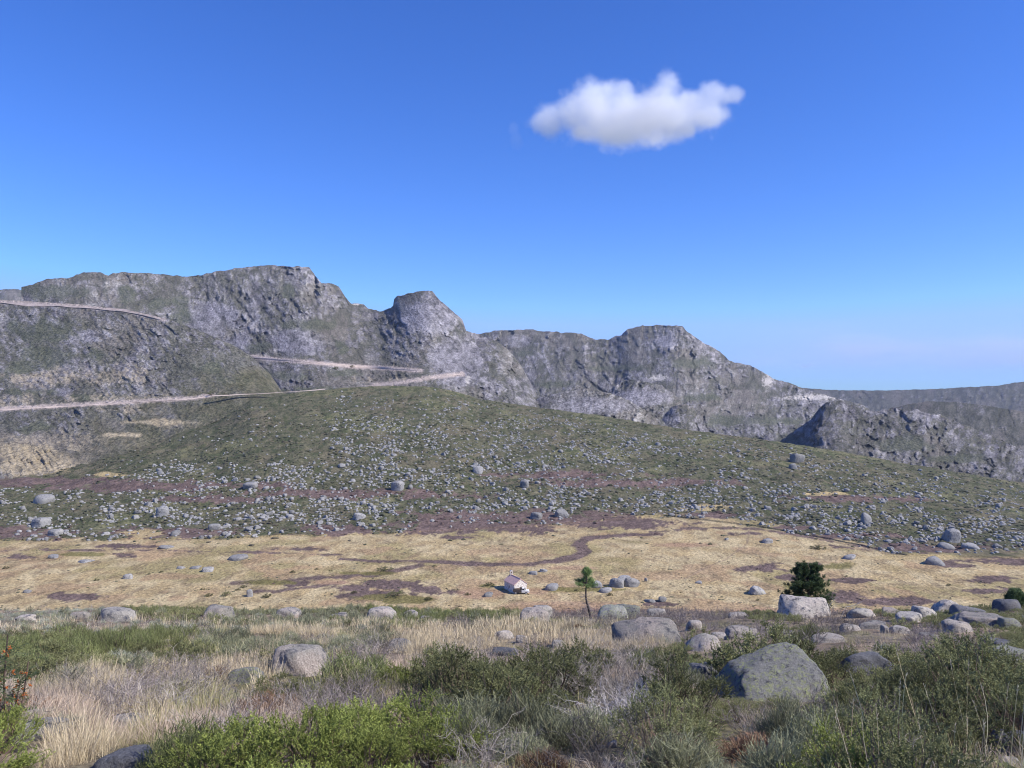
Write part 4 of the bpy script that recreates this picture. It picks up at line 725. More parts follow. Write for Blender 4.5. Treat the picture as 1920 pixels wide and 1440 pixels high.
# what grows where on the near slope (photo px of the plant's middle): cx, cy, rx, ry, kinds
ZONES = [(150, 1145, 160, 14, 'silver ggreen twigs'), (330, 1140, 120, 14, 'olive broom ggreen'), (220, 1168, 240, 10, 'silver straw ggreen twigs'), (560, 1150, 150, 14, 'ggreen silver olive'), (800, 1145, 110, 16, 'broom olive ggreen'), (620, 1178, 120, 12, 'straw silver ggreen'),
         (100, 1195, 90, 24, 'broom olive'), (190, 1190, 60, 22, 'broom'), (310, 1185, 60, 16, 'broom strawg'), (420, 1195, 70, 22, 'ggreen silver strawg'), (520, 1200, 60, 20, 'ggreen silver straw'), (160, 1225, 90, 18, 'olive silver'), (270, 1225, 60, 16, 'silver olive'), (370, 1215, 50, 20, 'olive heath'),
         (80, 1245, 50, 40, 'olive broom'), (640, 1200, 60, 20, 'ggreen straw strawg'), (700, 1210, 50, 14, 'char twigs purple'), (690, 1185, 50, 12, 'ggreen straw'), (830, 1190, 70, 22, 'straw'), (920, 1180, 70, 20, 'straw'), (1030, 1180, 80, 18, 'straw'), (1110, 1190, 50, 18, 'straw'),
         (1100, 1150, 70, 10, 'purple red'), (870, 1160, 50, 8, 'purple twigs'), (920, 1218, 60, 14, 'char twigs'), (1000, 1215, 60, 12, 'char purple'), (1120, 1215, 50, 14, 'twigs char'), (860, 1220, 50, 14, 'char twigs'), (850, 1245, 60, 12, 'twigs strawp'), (760, 1245, 60, 12, 'strawp twigs'), (620, 1225, 60, 16, 'purple twigs'),
         (560, 1215, 50, 14, 'purple rust'), (150, 1270, 70, 24, 'straw strawp'), (220, 1295, 60, 20, 'purple twigs'), (280, 1270, 70, 18, 'purple char'), (360, 1260, 60, 18, 'purple twigs straw'), (300, 1240, 100, 12, 'straw strawp'), (440, 1240, 70, 16, 'straw strawp'), (350, 1295, 60, 22, 'strawg straw'), (420, 1300, 30, 20, 'ggreen'),
         (470, 1310, 60, 20, 'rust twigs strawp'), (60, 1310, 60, 26, 'strawp rust silver'), (150, 1330, 80, 24, 'strawp straw'), (130, 1370, 60, 22, 'straw strawp'), (270, 1330, 60, 20, 'straw strawg twigs'), (400, 1350, 90, 20, 'strawp twigs'), (480, 1340, 60, 22, 'strawp purple'), (560, 1360, 60, 14, 'strawp twigs'), (350, 1370, 60, 20, 'ggreen'),
         (310, 1390, 60, 24, 'ggreen broom'), (220, 1380, 30, 12, 'olive'), (100, 1420, 60, 24, 'silver ggreen'), (30, 1410, 50, 36, 'lime'), (330, 1420, 50, 20, 'olive lime'), (420, 1420, 70, 22, 'lime'), (520, 1410, 70, 26, 'lime'), (620, 1400, 80, 36, 'lime'), (720, 1400, 80, 40, 'lime'), (800, 1390, 60, 40, 'lime'), (650, 1350, 60, 12, 'lime strawp'),
         (600, 1260, 50, 30, 'heath olive'), (560, 1290, 30, 12, 'olive'), (680, 1250, 50, 16, 'broom straw'), (720, 1275, 60, 18, 'strawg olive strawp'), (660, 1300, 60, 26, 'purple twigs'), (730, 1320, 60, 24, 'strawp purple'), (770, 1265, 40, 16, 'lime olive'), (830, 1270, 60, 30, 'heath'), (900, 1290, 70, 40, 'heath'), (970, 1300, 60, 34, 'heath'),
         (1060, 1245, 40, 36, 'heath olive'), (1030, 1235, 24, 16, 'olive twigs'), (1010, 1260, 30, 24, 'twigs purple'), (1060, 1295, 36, 26, 'ggreen'), (860, 1350, 50, 34, 'ggreen'), (960, 1350, 70, 26, 'ggreen olive heath'), (950, 1390, 70, 18, 'twigs olive white'), (900, 1420, 90, 22, 'ggreen'), (1030, 1390, 60, 30, 'rust ggreen'), (1100, 1360, 60, 26, 'ggreen'),
         (1080, 1425, 80, 20, 'rust twigs'), (1130, 1290, 50, 40, 'twigs rust'), (1150, 1330, 50, 40, 'white twigs'), (1200, 1270, 60, 30, 'twigs strawp'), (1180, 1250, 60, 16, 'twigs strawp'), (1240, 1240, 60, 16, 'broom ggreen'), (1270, 1225, 40, 10, 'heath olive'), (1260, 1290, 40, 30, 'olive strawp'), (1230, 1340, 50, 30, 'olive heath'),
         (1290, 1320, 50, 30, 'heath olive'), (1180, 1400, 60, 24, 'char twigs'), (1240, 1410, 50, 24, 'ggreen'), (1300, 1370, 60, 30, 'ggreen'), (1340, 1330, 30, 26, 'purple'), (1380, 1320, 36, 26, 'purple olive'), (1410, 1300, 40, 14, 'olive'), (1460, 1330, 50, 18, 'twigs ggreen'), (1540, 1325, 60, 20, 'ggreen purple'), (1420, 1360, 60, 20, 'rust'),
         (1480, 1350, 50, 16, 'rust'), (1360, 1410, 60, 26, 'ggreen'), (1440, 1410, 60, 26, 'ggreen rust'), (1530, 1380, 60, 34, 'ggreen'), (1660, 1300, 90, 60, 'heath olive'), (1740, 1260, 80, 50, 'olive heath lime purple'), (1700, 1360, 100, 50, 'heath olive purple'), (1600, 1400, 60, 30, 'heath olive'), (1620, 1430, 90, 16, 'lime olive'), (1840, 1280, 60, 36, 'heath olive'),
         (1800, 1310, 50, 24, 'heath'), (1860, 1325, 40, 18, 'red'), (1850, 1380, 60, 18, 'silver twigs'), (1800, 1425, 80, 18, 'strawp strawg'), (1900, 1440, 50, 14, 'strawg'), (1900, 1310, 40, 30, 'heath'), (1780, 1220, 50, 20, 'broom purple'), (1620, 1225, 60, 16, 'olive'), (1560, 1200, 50, 14, 'broom'), (1700, 1215, 60, 12, 'purple twigs'),
         (1870, 1220, 60, 18, 'red twigs'), (1900, 1200, 40, 12, 'olive'), (1430, 1175, 60, 12, 'purple'), (1340, 1160, 70, 14, 'purple twigs'), (1300, 1150, 80, 8, 'purple'), (1490, 1182, 50, 10, 'olive broom'), (1440, 1150, 50, 8, 'olive purple'), (1540, 1190, 70, 14, 'purple twigs'), (1600, 1165, 70, 12, 'purple char'), (1660, 1170, 50, 10, 'purple olive'),
         (1720, 1145, 60, 8, 'olive'), (1780, 1185, 80, 10, 'purple red'), (1870, 1165, 60, 12, 'olive silver'), (1480, 1215, 60, 10, 'purple rust'), (1390, 1205, 50, 8, 'heath olive'), (1640, 1205, 80, 10, 'silver purple')]
ZA = np.array([z[:4] for z in ZONES], float); ZK = [z[4].split() for z in ZONES]
def kind_at(px, py, r):
    d = ((px - ZA[:, 0]) / ZA[:, 2]) ** 2 + ((py - ZA[:, 1]) / ZA[:, 3]) ** 2; i = int(np.argmin(d * r.uniform(.75, 1.3, len(d)))); k = ZK[i]; return k[0] if r.uniform() < .6 else k[r.integers(len(k))]
# sample positions on the slope, densest near the camera, by Poisson-like rejection
r = np.random.default_rng(77); cand = []
cell = {}
def try_add(x, D, rad):
    gx, gy = int(x / .8), int(D / .8)
    for i in range(gx - 1, gx + 2):
        for j in range(gy - 1, gy + 2):
            for (a, b, q) in cell.get((i, j), ()):
                if (a - x) ** 2 + (b - D) ** 2 < ((rad + q) * .5) ** 2: return False
    cell.setdefault((gx, gy), []).append((x, D, rad)); return True
SPOTS = []
for _ in range(60000):
    D = math.sqrt(r.uniform(4.6 ** 2, 72 ** 2)); x = r.uniform(-1, 1) * (D * .72 + 1.0)
    if any(abs(x - bx) < brx and abs(D - by) < bry for bx, by, brx, bry in BLOCKED): continue
    s_ = .55 if D < 12 else (.62 if D < 25 else .78)
    if try_add(x, D, s_ * .9): SPOTS.append((x, D))
SPOTS = np.array(SPOTS); SZ = near_z(SPOTS[:, 0], SPOTS[:, 1]); SPX = HX + F * SPOTS[:, 0] / SPOTS[:, 1]; SPY = HY - F * (SZ + .3) / SPOTS[:, 1]
KIND = [kind_at(a, b, r) for a, b in zip(SPX, SPY)]
for i_, k_ in enumerate(KIND):                 # low shrubs also grow here and there among the grass
    if k_.startswith('straw') and not (740 < SPX[i_] < 1130 and 1165 < SPY[i_] < 1215) and r.uniform() < .55: KIND[i_] = ['twigs', 'ggreen', 'silver', 'purple', 'olive', 'twigs', 'rust'][r.integers(7)]
BOULD_PX = [(n_[0], n_[1], n_[2], n_[3]) for n_ in NB]
def room(px, py, D, h):
    """largest share of its height a plant may have without covering a boulder behind it"""
    f = 1.
    for bx, by, bw, bh in BOULD_PX:
        if abs(px - bx) < bw * .5 and by + 1 < py < by + h * F / D + 1: f = min(f, max((py - by + bh * .28) * D / F / h, .15))
    return f
def hides_boulder(px, py, D, h):
    """how much of a placed boulder a plant of height h (m) would hide"""
    for bx, by, bw, bh in BOULD_PX:
        if abs(px - bx) < bw * .48 and by + 2 < py < by + h * F / D * 1.1 + 2: return True
    return False
protos = {}
def proto(kind, lod):
    if (kind, lod) not in protos:
        n = 3 if lod else 3
        protos[(kind, lod)] = [gen(kind, hash_seed(kind) + i, lod) for i in range(n)]
    return protos[(kind, lod)]
def hash_seed(k): return sum(ord(c) * (i + 3) for i, c in enumerate(k)) % 9973
pdata = {}
def proto_mesh(kind, lod, i):
    if (kind, lod, i) not in pdata:
        V, Fc, C = proto(kind, lod)[i]; info = KINFO.get(kind); o = mesh(info[1], V, Fc, C, False, M[info[0]], link=False); pdata[(kind, lod, i)] = o.data; bpy.data.objects.remove(o)
    return pdata[(kind, lod, i)]
PLACE = {'lime': 'in the bright band along the bottom edge', 'heath': 'in the foreground', 'olive': 'in the foreground', 'ggreen': 'in the foreground', 'broom': 'on the near slope', 'silver': 'on the near slope', 'twigs': 'among the near shrubs',
         'purple': 'among the near shrubs', 'rust': 'near the bottom edge', 'white': 'lying among the near shrubs', 'char': 'beside the straw grass', 'red': 'on the near slope'}
DESC = {'lime': 'bright yellow-green feathery heath bush', 'heath': 'dark green feathery heath bush', 'olive': 'olive green heath bush', 'ggreen': 'grey-green broom bush with fine stems', 'broom': 'fresh green upright broom bush', 'silver': 'silvery low cushion shrub',
        'twigs': 'leafless grey-brown twiggy bush', 'purple': 'dry purple-grey heather bush', 'rust': 'rust-brown dry shrub', 'white': 'tangle of bleached dead branches', 'char': 'dark charred leafless bush', 'red': 'reddish dry heather bush'}
LANDM = [(1470, 1260, 'the huge lichened boulder'), (1222, 1185, 'the long low boulder'), (1512, 1140, 'the pale boulder before the dense pine'), (562, 1230, 'the sloping grey boulder'), (752, 1210, 'the round grey boulder by the straw grass'), (62, 1375, 'the broad boulder in the bottom corner'), (240, 1350, 'the flat slab in the grass'),
         (224, 1435, 'the dark boulder at the bottom edge'), (1100, 1165, 'the thin pine'), (940, 1195, 'the pale rock in the straw grass'), (1790, 1150, 'the tall pale round boulder'), (402, 1150, 'the angular boulder at the meadow edge'), (210, 1155, 'the broad boulder at the meadow edge'), (1845, 1350, 'the flat pale-topped rock'),
         (650, 1400, 'the bottom edge, under the sloping boulder'), (900, 1300, 'the middle of the foreground'), (1150, 1330, 'the hollow of bleached branches'), (1000, 1420, 'the bottom edge, below the hollow'), (1700, 1360, 'the foot of the dark heath mass'), (1340, 1400, 'the bottom edge, below the huge boulder'), (1900, 1420, 'the shaded corner boulder'),
         (350, 1270, 'the dry grass in the left foreground'), (20, 1230, 'the berry-laden rowan'), (713, 1150, 'the squarish grey boulder'), (1640, 1180, 'the rock field'), (1000, 1150, 'the upright block behind the straw grass')]
SC = {'lime': 1., 'heath': 1.1, 'olive': .9, 'ggreen': .95, 'broom': .95, 'silver': .8, 'twigs': .95, 'purple': .9, 'rust': .9, 'white': 1., 'char': .9, 'red': .85}
order = np.argsort(SPOTS[:, 1]); cnt = {}; far_i = {}; grass_i = {0: {}, 1: {}, 2: {}}
for i in order:
    x, D = SPOTS[i]; k = KIND[i]; near = D < 13
    rm_ = room(SPX[i], HY - F * SZ[i] / D, D, .75 * SC[k] if k in SC else .4)
    if rm_ < .35: continue
    if k in ('straw', 'strawp', 'strawg'):
        continue
    g = KINFO[k][1]
    if cnt.get(g, 0) < 230 and D < 30 and abs(SPX[i] - 960) < 1060:
        cnt[g] = cnt.get(g, 0) + 1; lod = 2 if D < 13 else (1 if D < 26 else 0)
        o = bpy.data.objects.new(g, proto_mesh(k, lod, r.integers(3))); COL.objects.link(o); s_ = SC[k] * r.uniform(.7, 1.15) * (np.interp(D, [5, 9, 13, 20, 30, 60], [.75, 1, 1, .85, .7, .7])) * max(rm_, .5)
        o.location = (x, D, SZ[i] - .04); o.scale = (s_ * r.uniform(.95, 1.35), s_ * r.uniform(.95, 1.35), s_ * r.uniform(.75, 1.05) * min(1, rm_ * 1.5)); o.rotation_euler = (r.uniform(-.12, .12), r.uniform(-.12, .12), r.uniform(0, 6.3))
        dl = [((SPX[i] - a) / 1.0) ** 2 + ((SPY[i] - b) * 2.) ** 2 for a, b, _ in LANDM]
        tag(o, where_label(DESC[k], SPX[i], SPY[i], LANDM, s_ * np.interp(D, [5, 60], [1, 1.3]), k, o.scale[2] / o.scale[0]), KINFO[k][2], KINFO[k][3])
    else: far_i.setdefault(k, []).append(i)
parts = {'leaf': [], 'twig': []}
for k, ii in far_i.items():
    ii = np.array(ii); pr = proto(k, 0); n = len(ii); s_ = SC[k] * r.uniform(.5, .9, n)
    parts[KINFO[k][0]].append(merge([(p[0], p[1]) for p in pr], r.integers(0, 3, n), np.stack([SPOTS[ii, 0], SPOTS[ii, 1], SZ[ii] - .04], 1), s_[:, None] * r.uniform(.85, 1.2, (n, 3)), r.uniform(0, 6.3, n), 1 + r.normal(0, .15, (n, 1)) * np.ones((1, 3)), [p[2] for p in pr]))
for kk, pl in parts.items():
    V, Fc, C = cat(pl); tag(mesh('distant_scrub' if kk == 'leaf' else 'distant_heather', V, Fc, C, False, M[kk]), 'low mixed scrub covering the farther part of the near slope' if kk == 'leaf' else 'dry leafless heather covering the farther part of the near slope', 'scrub', kind='stuff')
# grass: one object
gp = []
rg = np.random.default_rng(9)
for lod, (d0_, d1_, n, sc_) in {2: (4.5, 13, 2600, 1.), 1: (13, 28, 5000, 1.), 0: (28, 66, 8000, 1.15)}.items():
    D = np.sqrt(rg.uniform(d0_ ** 2, d1_ ** 2, n)); x = rg.uniform(-1, 1, n) * (D * .72 + 1); z = near_z(x, D); px = HX + F * x / D; py = HY - F * (z + .2) / D
    okb = np.array([not any(abs(a - bx) < brx * 1.1 and abs(b - by) < bry * 1.1 for bx, by, brx, bry in BLOCKED) for a, b in zip(x, D)])
    kk = np.array([kind_at(a, b, rg) for a, b in zip(px, py)]); isg = np.isin(kk, ['straw', 'strawp', 'strawg']); okb &= isg | (rg.uniform(size=n) < .05); kk = np.where(isg, kk, np.array(['strawp', 'strawg', 'straw', 'strawp'])[rg.integers(0, 4, n)])
    for k in ('straw', 'strawp', 'strawg'):
        ii = np.where(okb & (kk == k))[0]
        if not len(ii): continue
        hb = np.array([room(px[q], HY - F * z[q] / D[q], D[q], .35) for q in ii]); s_ = sc_ * rg.uniform(.7, 1.2, len(ii)) * hb * np.where(isg[ii], 1, .75)
        pr = proto(k, lod); gp.append(merge([(p[0], p[1]) for p in pr], rg.integers(0, 3, len(ii)), np.stack([x[ii], D[ii], z[ii] - .03], 1), s_[:, None] * rg.uniform(.85, 1.15, (len(ii), 3)), rg.uniform(0, 6.3, len(ii)), 1 + rg.normal(0, .1, (len(ii), 1)) * np.ones((1, 3)), [p[2] for p in pr]))
V, Fc, C = cat(gp); tag(mesh('grass', V, Fc, C, False, M['grass']), 'dry straw-coloured grass between the shrubs', 'grass', kind='stuff')
# tall single stalks in the bottom right corner
rs = np.random.default_rng(12); n = 30; D = rs.uniform(5.2, 7.5, n); px = rs.uniform(1590, 1925, n); x = (px - HX) / F * D; B = np.stack([x, D, near_z(x, D)], 1); t3 = np.linspace(0, 1, 6)[None, :, None]
tip = B + np.stack([rs.normal(0, .16, n), rs.normal(0, .1, n), rs.uniform(.6, 1.05, n)], 1); mid = (B + tip) / 2 + rs.normal(0, .05, (n, 3)); pts = B[:, None] * (1 - t3) ** 2 + 2 * mid[:, None] * t3 * (1 - t3) + tip[:, None] * t3 ** 2
pp = [ribbon(pts, np.full(n, .006), np.full(n, .003), vary((.5, .44, .3), n, rs), rs)]
m_ = n * 16; i = np.repeat(np.arange(n), 16); q = rs.uniform(.75, 1, m_)[:, None]; P = mid[i] * (1 - q) + tip[i] * q; P = tip[i] + (mid[i] - tip[i]) * (1 - q) * 2 * .5
pp.append(needles(P, unit(unit(tip[i] - mid[i]) + rs.normal(0, .3, (m_, 3))), rs.uniform(.015, .035, m_), np.full(m_, .006), vary((.55, .48, .34), m_, rs), rs))
V, Fc, C = cat(pp); tag(mesh('tall_grass', V, Fc, C, False, M['grass']), 'tall pale grass stalks in front of the dark heath', 'grass', kind='stuff')

# ------------------------------------------------------------------ chapel
def bmesh_obj(name, fn, mat, parent=None, smooth=False, bevel=0, loc=None):
    bm = bmesh.new(); fn(bm)
    if bevel: bmesh.ops.bevel(bm, geom=bm.edges[:], offset=bevel, segments=2, affect='EDGES', clamp_overlap=True)
    bmesh.ops.recalc_face_normals(bm, faces=bm.faces[:])
    me = bpy.data.meshes.new(name); bm.to_mesh(me); bm.free(); me.materials.append(mat)
    for p in me.polygons: p.use_smooth = smooth
    o = bpy.data.objects.new(name, me); COL.objects.link(o); o.parent = parent
    if loc: o.location = loc
    return o
def bx(bm, x0, x1, y0, y1, z0, z1):
    v = [bm.verts.new(p) for p in ((x0, y0, z0), (x1, y0, z0), (x1, y1, z0), (x0, y1, z0), (x0, y0, z1), (x1, y0, z1), (x1, y1, z1), (x0, y1, z1))]
    for f in ((0, 3, 2, 1), (4, 5, 6, 7), (0, 1, 5, 4), (1, 2, 6, 5), (2, 3, 7, 6), (3, 0, 4, 7)): bm.faces.new([v[i] for i in f])
def prism(bm, prof, a0, a1, axis='y'):
    """extrude a 2-D outline (x,z) along y, or (y,z) along x"""
    f = (lambda p, a: (p[0], a, p[1])) if axis == 'y' else (lambda p, a: (a, p[0], p[1]))
    A = [bm.verts.new(f(p, a0)) for p in prof]; B = [bm.verts.new(f(p, a1)) for p in prof]; n = len(prof)
    bm.faces.new(A[::-1]); bm.faces.new(B)
    for i in range(n): bm.faces.new((A[i], A[(i + 1) % n], B[(i + 1) % n], B[i]))
def stone_mat():
    m, n, l, b = new_mat('chapel_stone'); tc = n.new('ShaderNodeTexCoord'); vo = n.new('ShaderNodeTexVoronoi'); vo.inputs['Scale'].default_value = 3.2; l.new(tc.outputs['Object'], vo.inputs['Vector'])
    ve = n.new('ShaderNodeTexVoronoi'); ve.feature = 'DISTANCE_TO_EDGE'; ve.inputs['Scale'].default_value = 3.2; l.new(tc.outputs['Object'], ve.inputs['Vector'])
    cr = n.new('ShaderNodeValToRGB'); cr.color_ramp.elements[0].color = (.42, .36, .31, 1); cr.color_ramp.elements[1].color = (.80, .74, .68, 1); sx = n.new('ShaderNodeSeparateColor'); l.new(vo.outputs['Color'], sx.inputs[0]); l.new(sx.outputs[0], cr.inputs[0])
    mr = n.new('ShaderNodeMapRange'); mr.inputs['From Max'].default_value = .06; l.new(ve.outputs['Distance'], mr.inputs['Value']); mx = n.new('ShaderNodeMix'); mx.data_type = 'RGBA'; mx.inputs[6].default_value = (.84, .80, .75, 1)
    l.new(mr.outputs[0], mx.inputs[0]); l.new(cr.outputs[0], mx.inputs[7]); l.new(mx.outputs[2], b.inputs['Base Color']); bp = n.new('ShaderNodeBump'); bp.inputs['Strength'].default_value = .5; bp.inputs['Distance'].default_value = .05
    l.new(ve.outputs['Distance'], bp.inputs['Height']); l.new(bp.outputs[0], b.inputs['Normal']); return m
MS = stone_mat(); MR = plain('weathered_roof_tiles', (.66, .43, .36), ns=(2.5, .8, 1.2)); MT = plain('granite_trim', (.5, .46, .42), ns=(3, .8, 1.2)); MD = plain('dark_wood', (.06, .045, .04)); MG = plain('dark_glass', (.03, .035, .04), .2, .5)
pc, _, _ = hill_z_at(np.array([966.]), np.array([1106.])); pc = pc[0]
W_, L_, E_, R_ = 4.3, 6.6, 2.75, 4.25
ch = empty('chapel', (float(pc[0]), float(pc[1]), float(pc[2]) - .1), math.radians(28)); tag(ch, 'small stone chapel with a pinkish tiled gable roof and bell turret alone on the meadow', 'chapel')
# front gable faces -y (towards the viewer, turned to the right); nave runs along +y
DW, DH = .62, 1.25
arch = [(-DW, 0)] + [(DW, 0)] + [(DW * math.cos(t), DH + DW * math.sin(t)) for t in np.linspace(0, math.pi, 9)]
def fn(bm):
    T = .45
    # front wall with arched opening: left pier, right pier, crown pieces
    prism(bm, [(-W_ / 2, -.6), (-DW, -.6), (-DW, DH), (-W_ / 2, DH)], -L_ / 2, -L_ / 2 + T); prism(bm, [(DW, -.6), (W_ / 2, -.6), (W_ / 2, DH), (DW, DH)], -L_ / 2, -L_ / 2 + T)
    aa = [(DW * math.cos(t), DH + DW * math.sin(t)) for t in np.linspace(math.pi, math.pi / 2, 5)]; prism(bm, [(-W_ / 2, DH)] + aa + [(0, R_), (-W_ / 2, E_)], -L_ / 2, -L_ / 2 + T)
    ab = [(DW * math.cos(t), DH + DW * math.sin(t)) for t in np.linspace(math.pi / 2, 0, 5)]; prism(bm, ab + [(W_ / 2, DH), (W_ / 2, E_), (0, R_)], -L_ / 2, -L_ / 2 + T)
    bx(bm, -W_ / 2, -W_ / 2 + T, -L_ / 2 + T, L_ / 2, -.6, E_); bx(bm, W_ / 2 - T, W_ / 2, -L_ / 2 + T, L_ / 2, -.6, E_)
    prism(bm, [(-W_ / 2 + T, -.6), (W_ / 2 - T, -.6), (W_ / 2 - T, E_), (0, R_ - .25), (-W_ / 2 + T, E_)], L_ / 2 - T, L_ / 2)
bmesh_obj('wall', fn, MS, ch)
sl_ = (R_ - E_) / (W_ / 2)
def fn(bm):
    for s_ in (-1, 1): prism(bm, [(0, R_ + .04), (s_ * (W_ / 2 + .22), E_ + .04 - .22 * sl_), (s_ * (W_ / 2 + .22), E_ + .17 - .22 * sl_), (0, R_ + .2)], -L_ / 2 - .16, L_ / 2 + .16)
rf = bmesh_obj('roof', fn, MR, ch)
bmesh_obj('ridge_tiles', lambda bm: prism(bm, [(-.14, R_ + .13), (.14, R_ + .13), (.09, R_ + .27), (-.09, R_ + .27)], -L_ / 2 - .18, L_ / 2 + .18), MR, rf)
def fn(bm):
    for s_ in (-1, 1): prism(bm, [(s_ * (W_ / 2 + .02), E_ - .2), (s_ * (W_ / 2 + .02), E_ + .02), (0, R_ + .03), (0, R_ - .19)], -L_ / 2 - .05, -L_ / 2 - .003)
bmesh_obj('gable_coping', fn, MT, ch)
def fn(bm):
    o_ = DW + .17; t_ = np.linspace(0, math.pi, 11)
    for a, b in zip(t_[:-1], t_[1:]): prism(bm, [(DW * math.cos(a), DH + DW * math.sin(a)), (o_ * math.cos(a), DH + o_ * math.sin(a)), (o_ * math.cos(b), DH + o_ * math.sin(b)), (DW * math.cos(b), DH + DW * math.sin(b))], -L_ / 2 - .05, -L_ / 2 - .004)
    bx(bm, DW, o_, -L_ / 2 - .05, -L_ / 2 - .004, 0, DH); bx(bm, -o_, -DW, -L_ / 2 - .05, -L_ / 2 - .004, 0, DH)
bmesh_obj('door_surround', fn, MT, ch)
dr = bmesh_obj('door', lambda bm: prism(bm, arch, -L_ / 2 + .2, -L_ / 2 + .28), MD, ch); bmesh_obj('handle', lambda bm: bx(bm, .2, .26, -L_ / 2 + .15, -L_ / 2 + .2, .9, 1.1), MT, dr)
wd = bmesh_obj('window', lambda bm: (bx(bm, -W_ / 2 - .04, -W_ / 2 - .004, -.32, .32, 1.2, 1.95)), MT, ch); bmesh_obj('pane', lambda bm: bx(bm, -W_ / 2 - .06, -W_ / 2 - .042, -.2, .2, 1.3, 1.85), MG, wd)
def fn(bm):
    y0 = L_ / 2 - .75; bx(bm, -.42, -.2, y0, y0 + .5, R_ - .3, R_ + 1.15); bx(bm, .2, .42, y0, y0 + .5, R_ - .3, R_ + 1.15); bx(bm, -.2, .2, y0 + .02, y0 + .48, R_ - .3, R_ + .5); bx(bm, -.5, .5, y0 - .06, y0 + .56, R_ + 1.152, R_ + 1.3)
    prism(bm, [(-.4, R_ + 1.303), (.4, R_ + 1.303), (0, R_ + 1.6)], y0, y0 + .5)
bt = bmesh_obj('bell_turret', fn, MT, ch)
bmesh_obj('bell', lambda bm: bmesh.ops.create_cone(bm, segments=12, radius1=.17, radius2=.07, depth=.32, cap_ends=True), plain('bronze', (.2, .14, .06), .4, .5, .8), bt, True, 0, (0, L_ / 2 - .5, R_ + .85))
# ------------------------------------------------------------------ pickup
MW = plain('white_paint', (.78, .78, .76), .35, .4); MB = plain('dark_bed', (.09, .075, .07)); MTY = plain('tyre_rubber', (.025, .025, .025)); MRM = plain('pale_rim', (.55, .55, .54), .4, .5); MLD = plain('firewood_load', (.14, .10, .075), ns=(4, .5, 1.5))
pt, _, _ = hill_z_at(np.array([977.]), np.array([1112.5])); pt = pt[0]
tr = empty('pickup_truck', (float(pt[0]), float(pt[1]), float(pt[2]) + .02), math.radians(-6)); tag(tr, 'old white pickup with a dark loaded cargo bed parked before the chapel', 'pickup')
def fn(bm):
    prism(bm, [(.25, .45), (2.3, .45), (2.42, .6), (2.42, 1.02), (2.25, 1.12), (1.42, 1.2), (.25, 1.2)], -.82, .82)
bd = bmesh_obj('body', fn, MW, tr, bevel=.04)
cb = bmesh_obj('cab', lambda bm: prism(bm, [(.28, 1.203), (1.38, 1.203), (1.0, 1.78), (.38, 1.78)], -.74, .74), MW, tr, bevel=.05)
bmesh_obj('windscreen', lambda bm: prism(bm, [(1.40, 1.25), (1.415, 1.25), (1.065, 1.74), (1.05, 1.74)], -.64, .64), MG, tr)
for s_ in (-1, 1): bmesh_obj('side_window', lambda bm: prism(bm, [(.45, 1.25), (1.25, 1.25), (.98, 1.68), (.45, 1.68)], s_ * .745, s_ * .752), MG, tr)
def fn(bm):
    bx(bm, -2.35, .2, -.85, .85, .62, .72); bx(bm, -2.35, .2, -.88, -.82, .722, 1.42); bx(bm, -2.35, .2, .82, .88, .722, 1.42); bx(bm, .14, .2, -.818, .818, .722, 1.75); bx(bm, -2.38, -2.32, -.818, .818, .722, 1.35)
bmesh_obj('cargo_bed', fn, MB, tr)
def fn(bm): bx(bm, -2.3, .25, -.4, .4, .42, .615)
bmesh_obj('chassis', fn, MB, tr)
P, Fc = rock_shape(911, 3, 4, 1, 8, .2); P = P / np.abs(P).max(0) * np.array([1.15, .76, .55]); o = mesh('load', P, Fc, None, False, MLD, tr); o.location = (-1.05, 0, 1.15)
for wx_ in (-1.45, 1.65):
    for s_ in (-1, 1):
        def fn(bm): bmesh.ops.create_cone(bm, segments=20, radius1=.36, radius2=.36, depth=.22, cap_ends=True, matrix=__import__('mathutils').Matrix.Rotation(math.pi / 2, 4, 'X'))
        wh = bmesh_obj('wheel', fn, MTY, tr, False, .03, (wx_, s_ * .78, .36))
        def fn(bm): bmesh.ops.create_cone(bm, segments=16, radius1=.21, radius2=.19, depth=.03, cap_ends=True, matrix=__import__('mathutils').Matrix.Rotation(math.pi / 2 * s_, 4, 'X'))
        bmesh_obj('rim', fn, MRM, wh, False, 0, (0, s_ * .125, 0))
for s_ in (-1, 1): bmesh_obj('headlight', lambda bm: bmesh.ops.create_uvsphere(bm, u_segments=12, v_segments=8, radius=.1), MRM, tr, True, 0, (2.42, s_ * .62, .86))
bmesh_obj('bumper', lambda bm: bx(bm, 2.44, 2.54, -.8, .8, .42, .56), MRM, tr, bevel=.02)

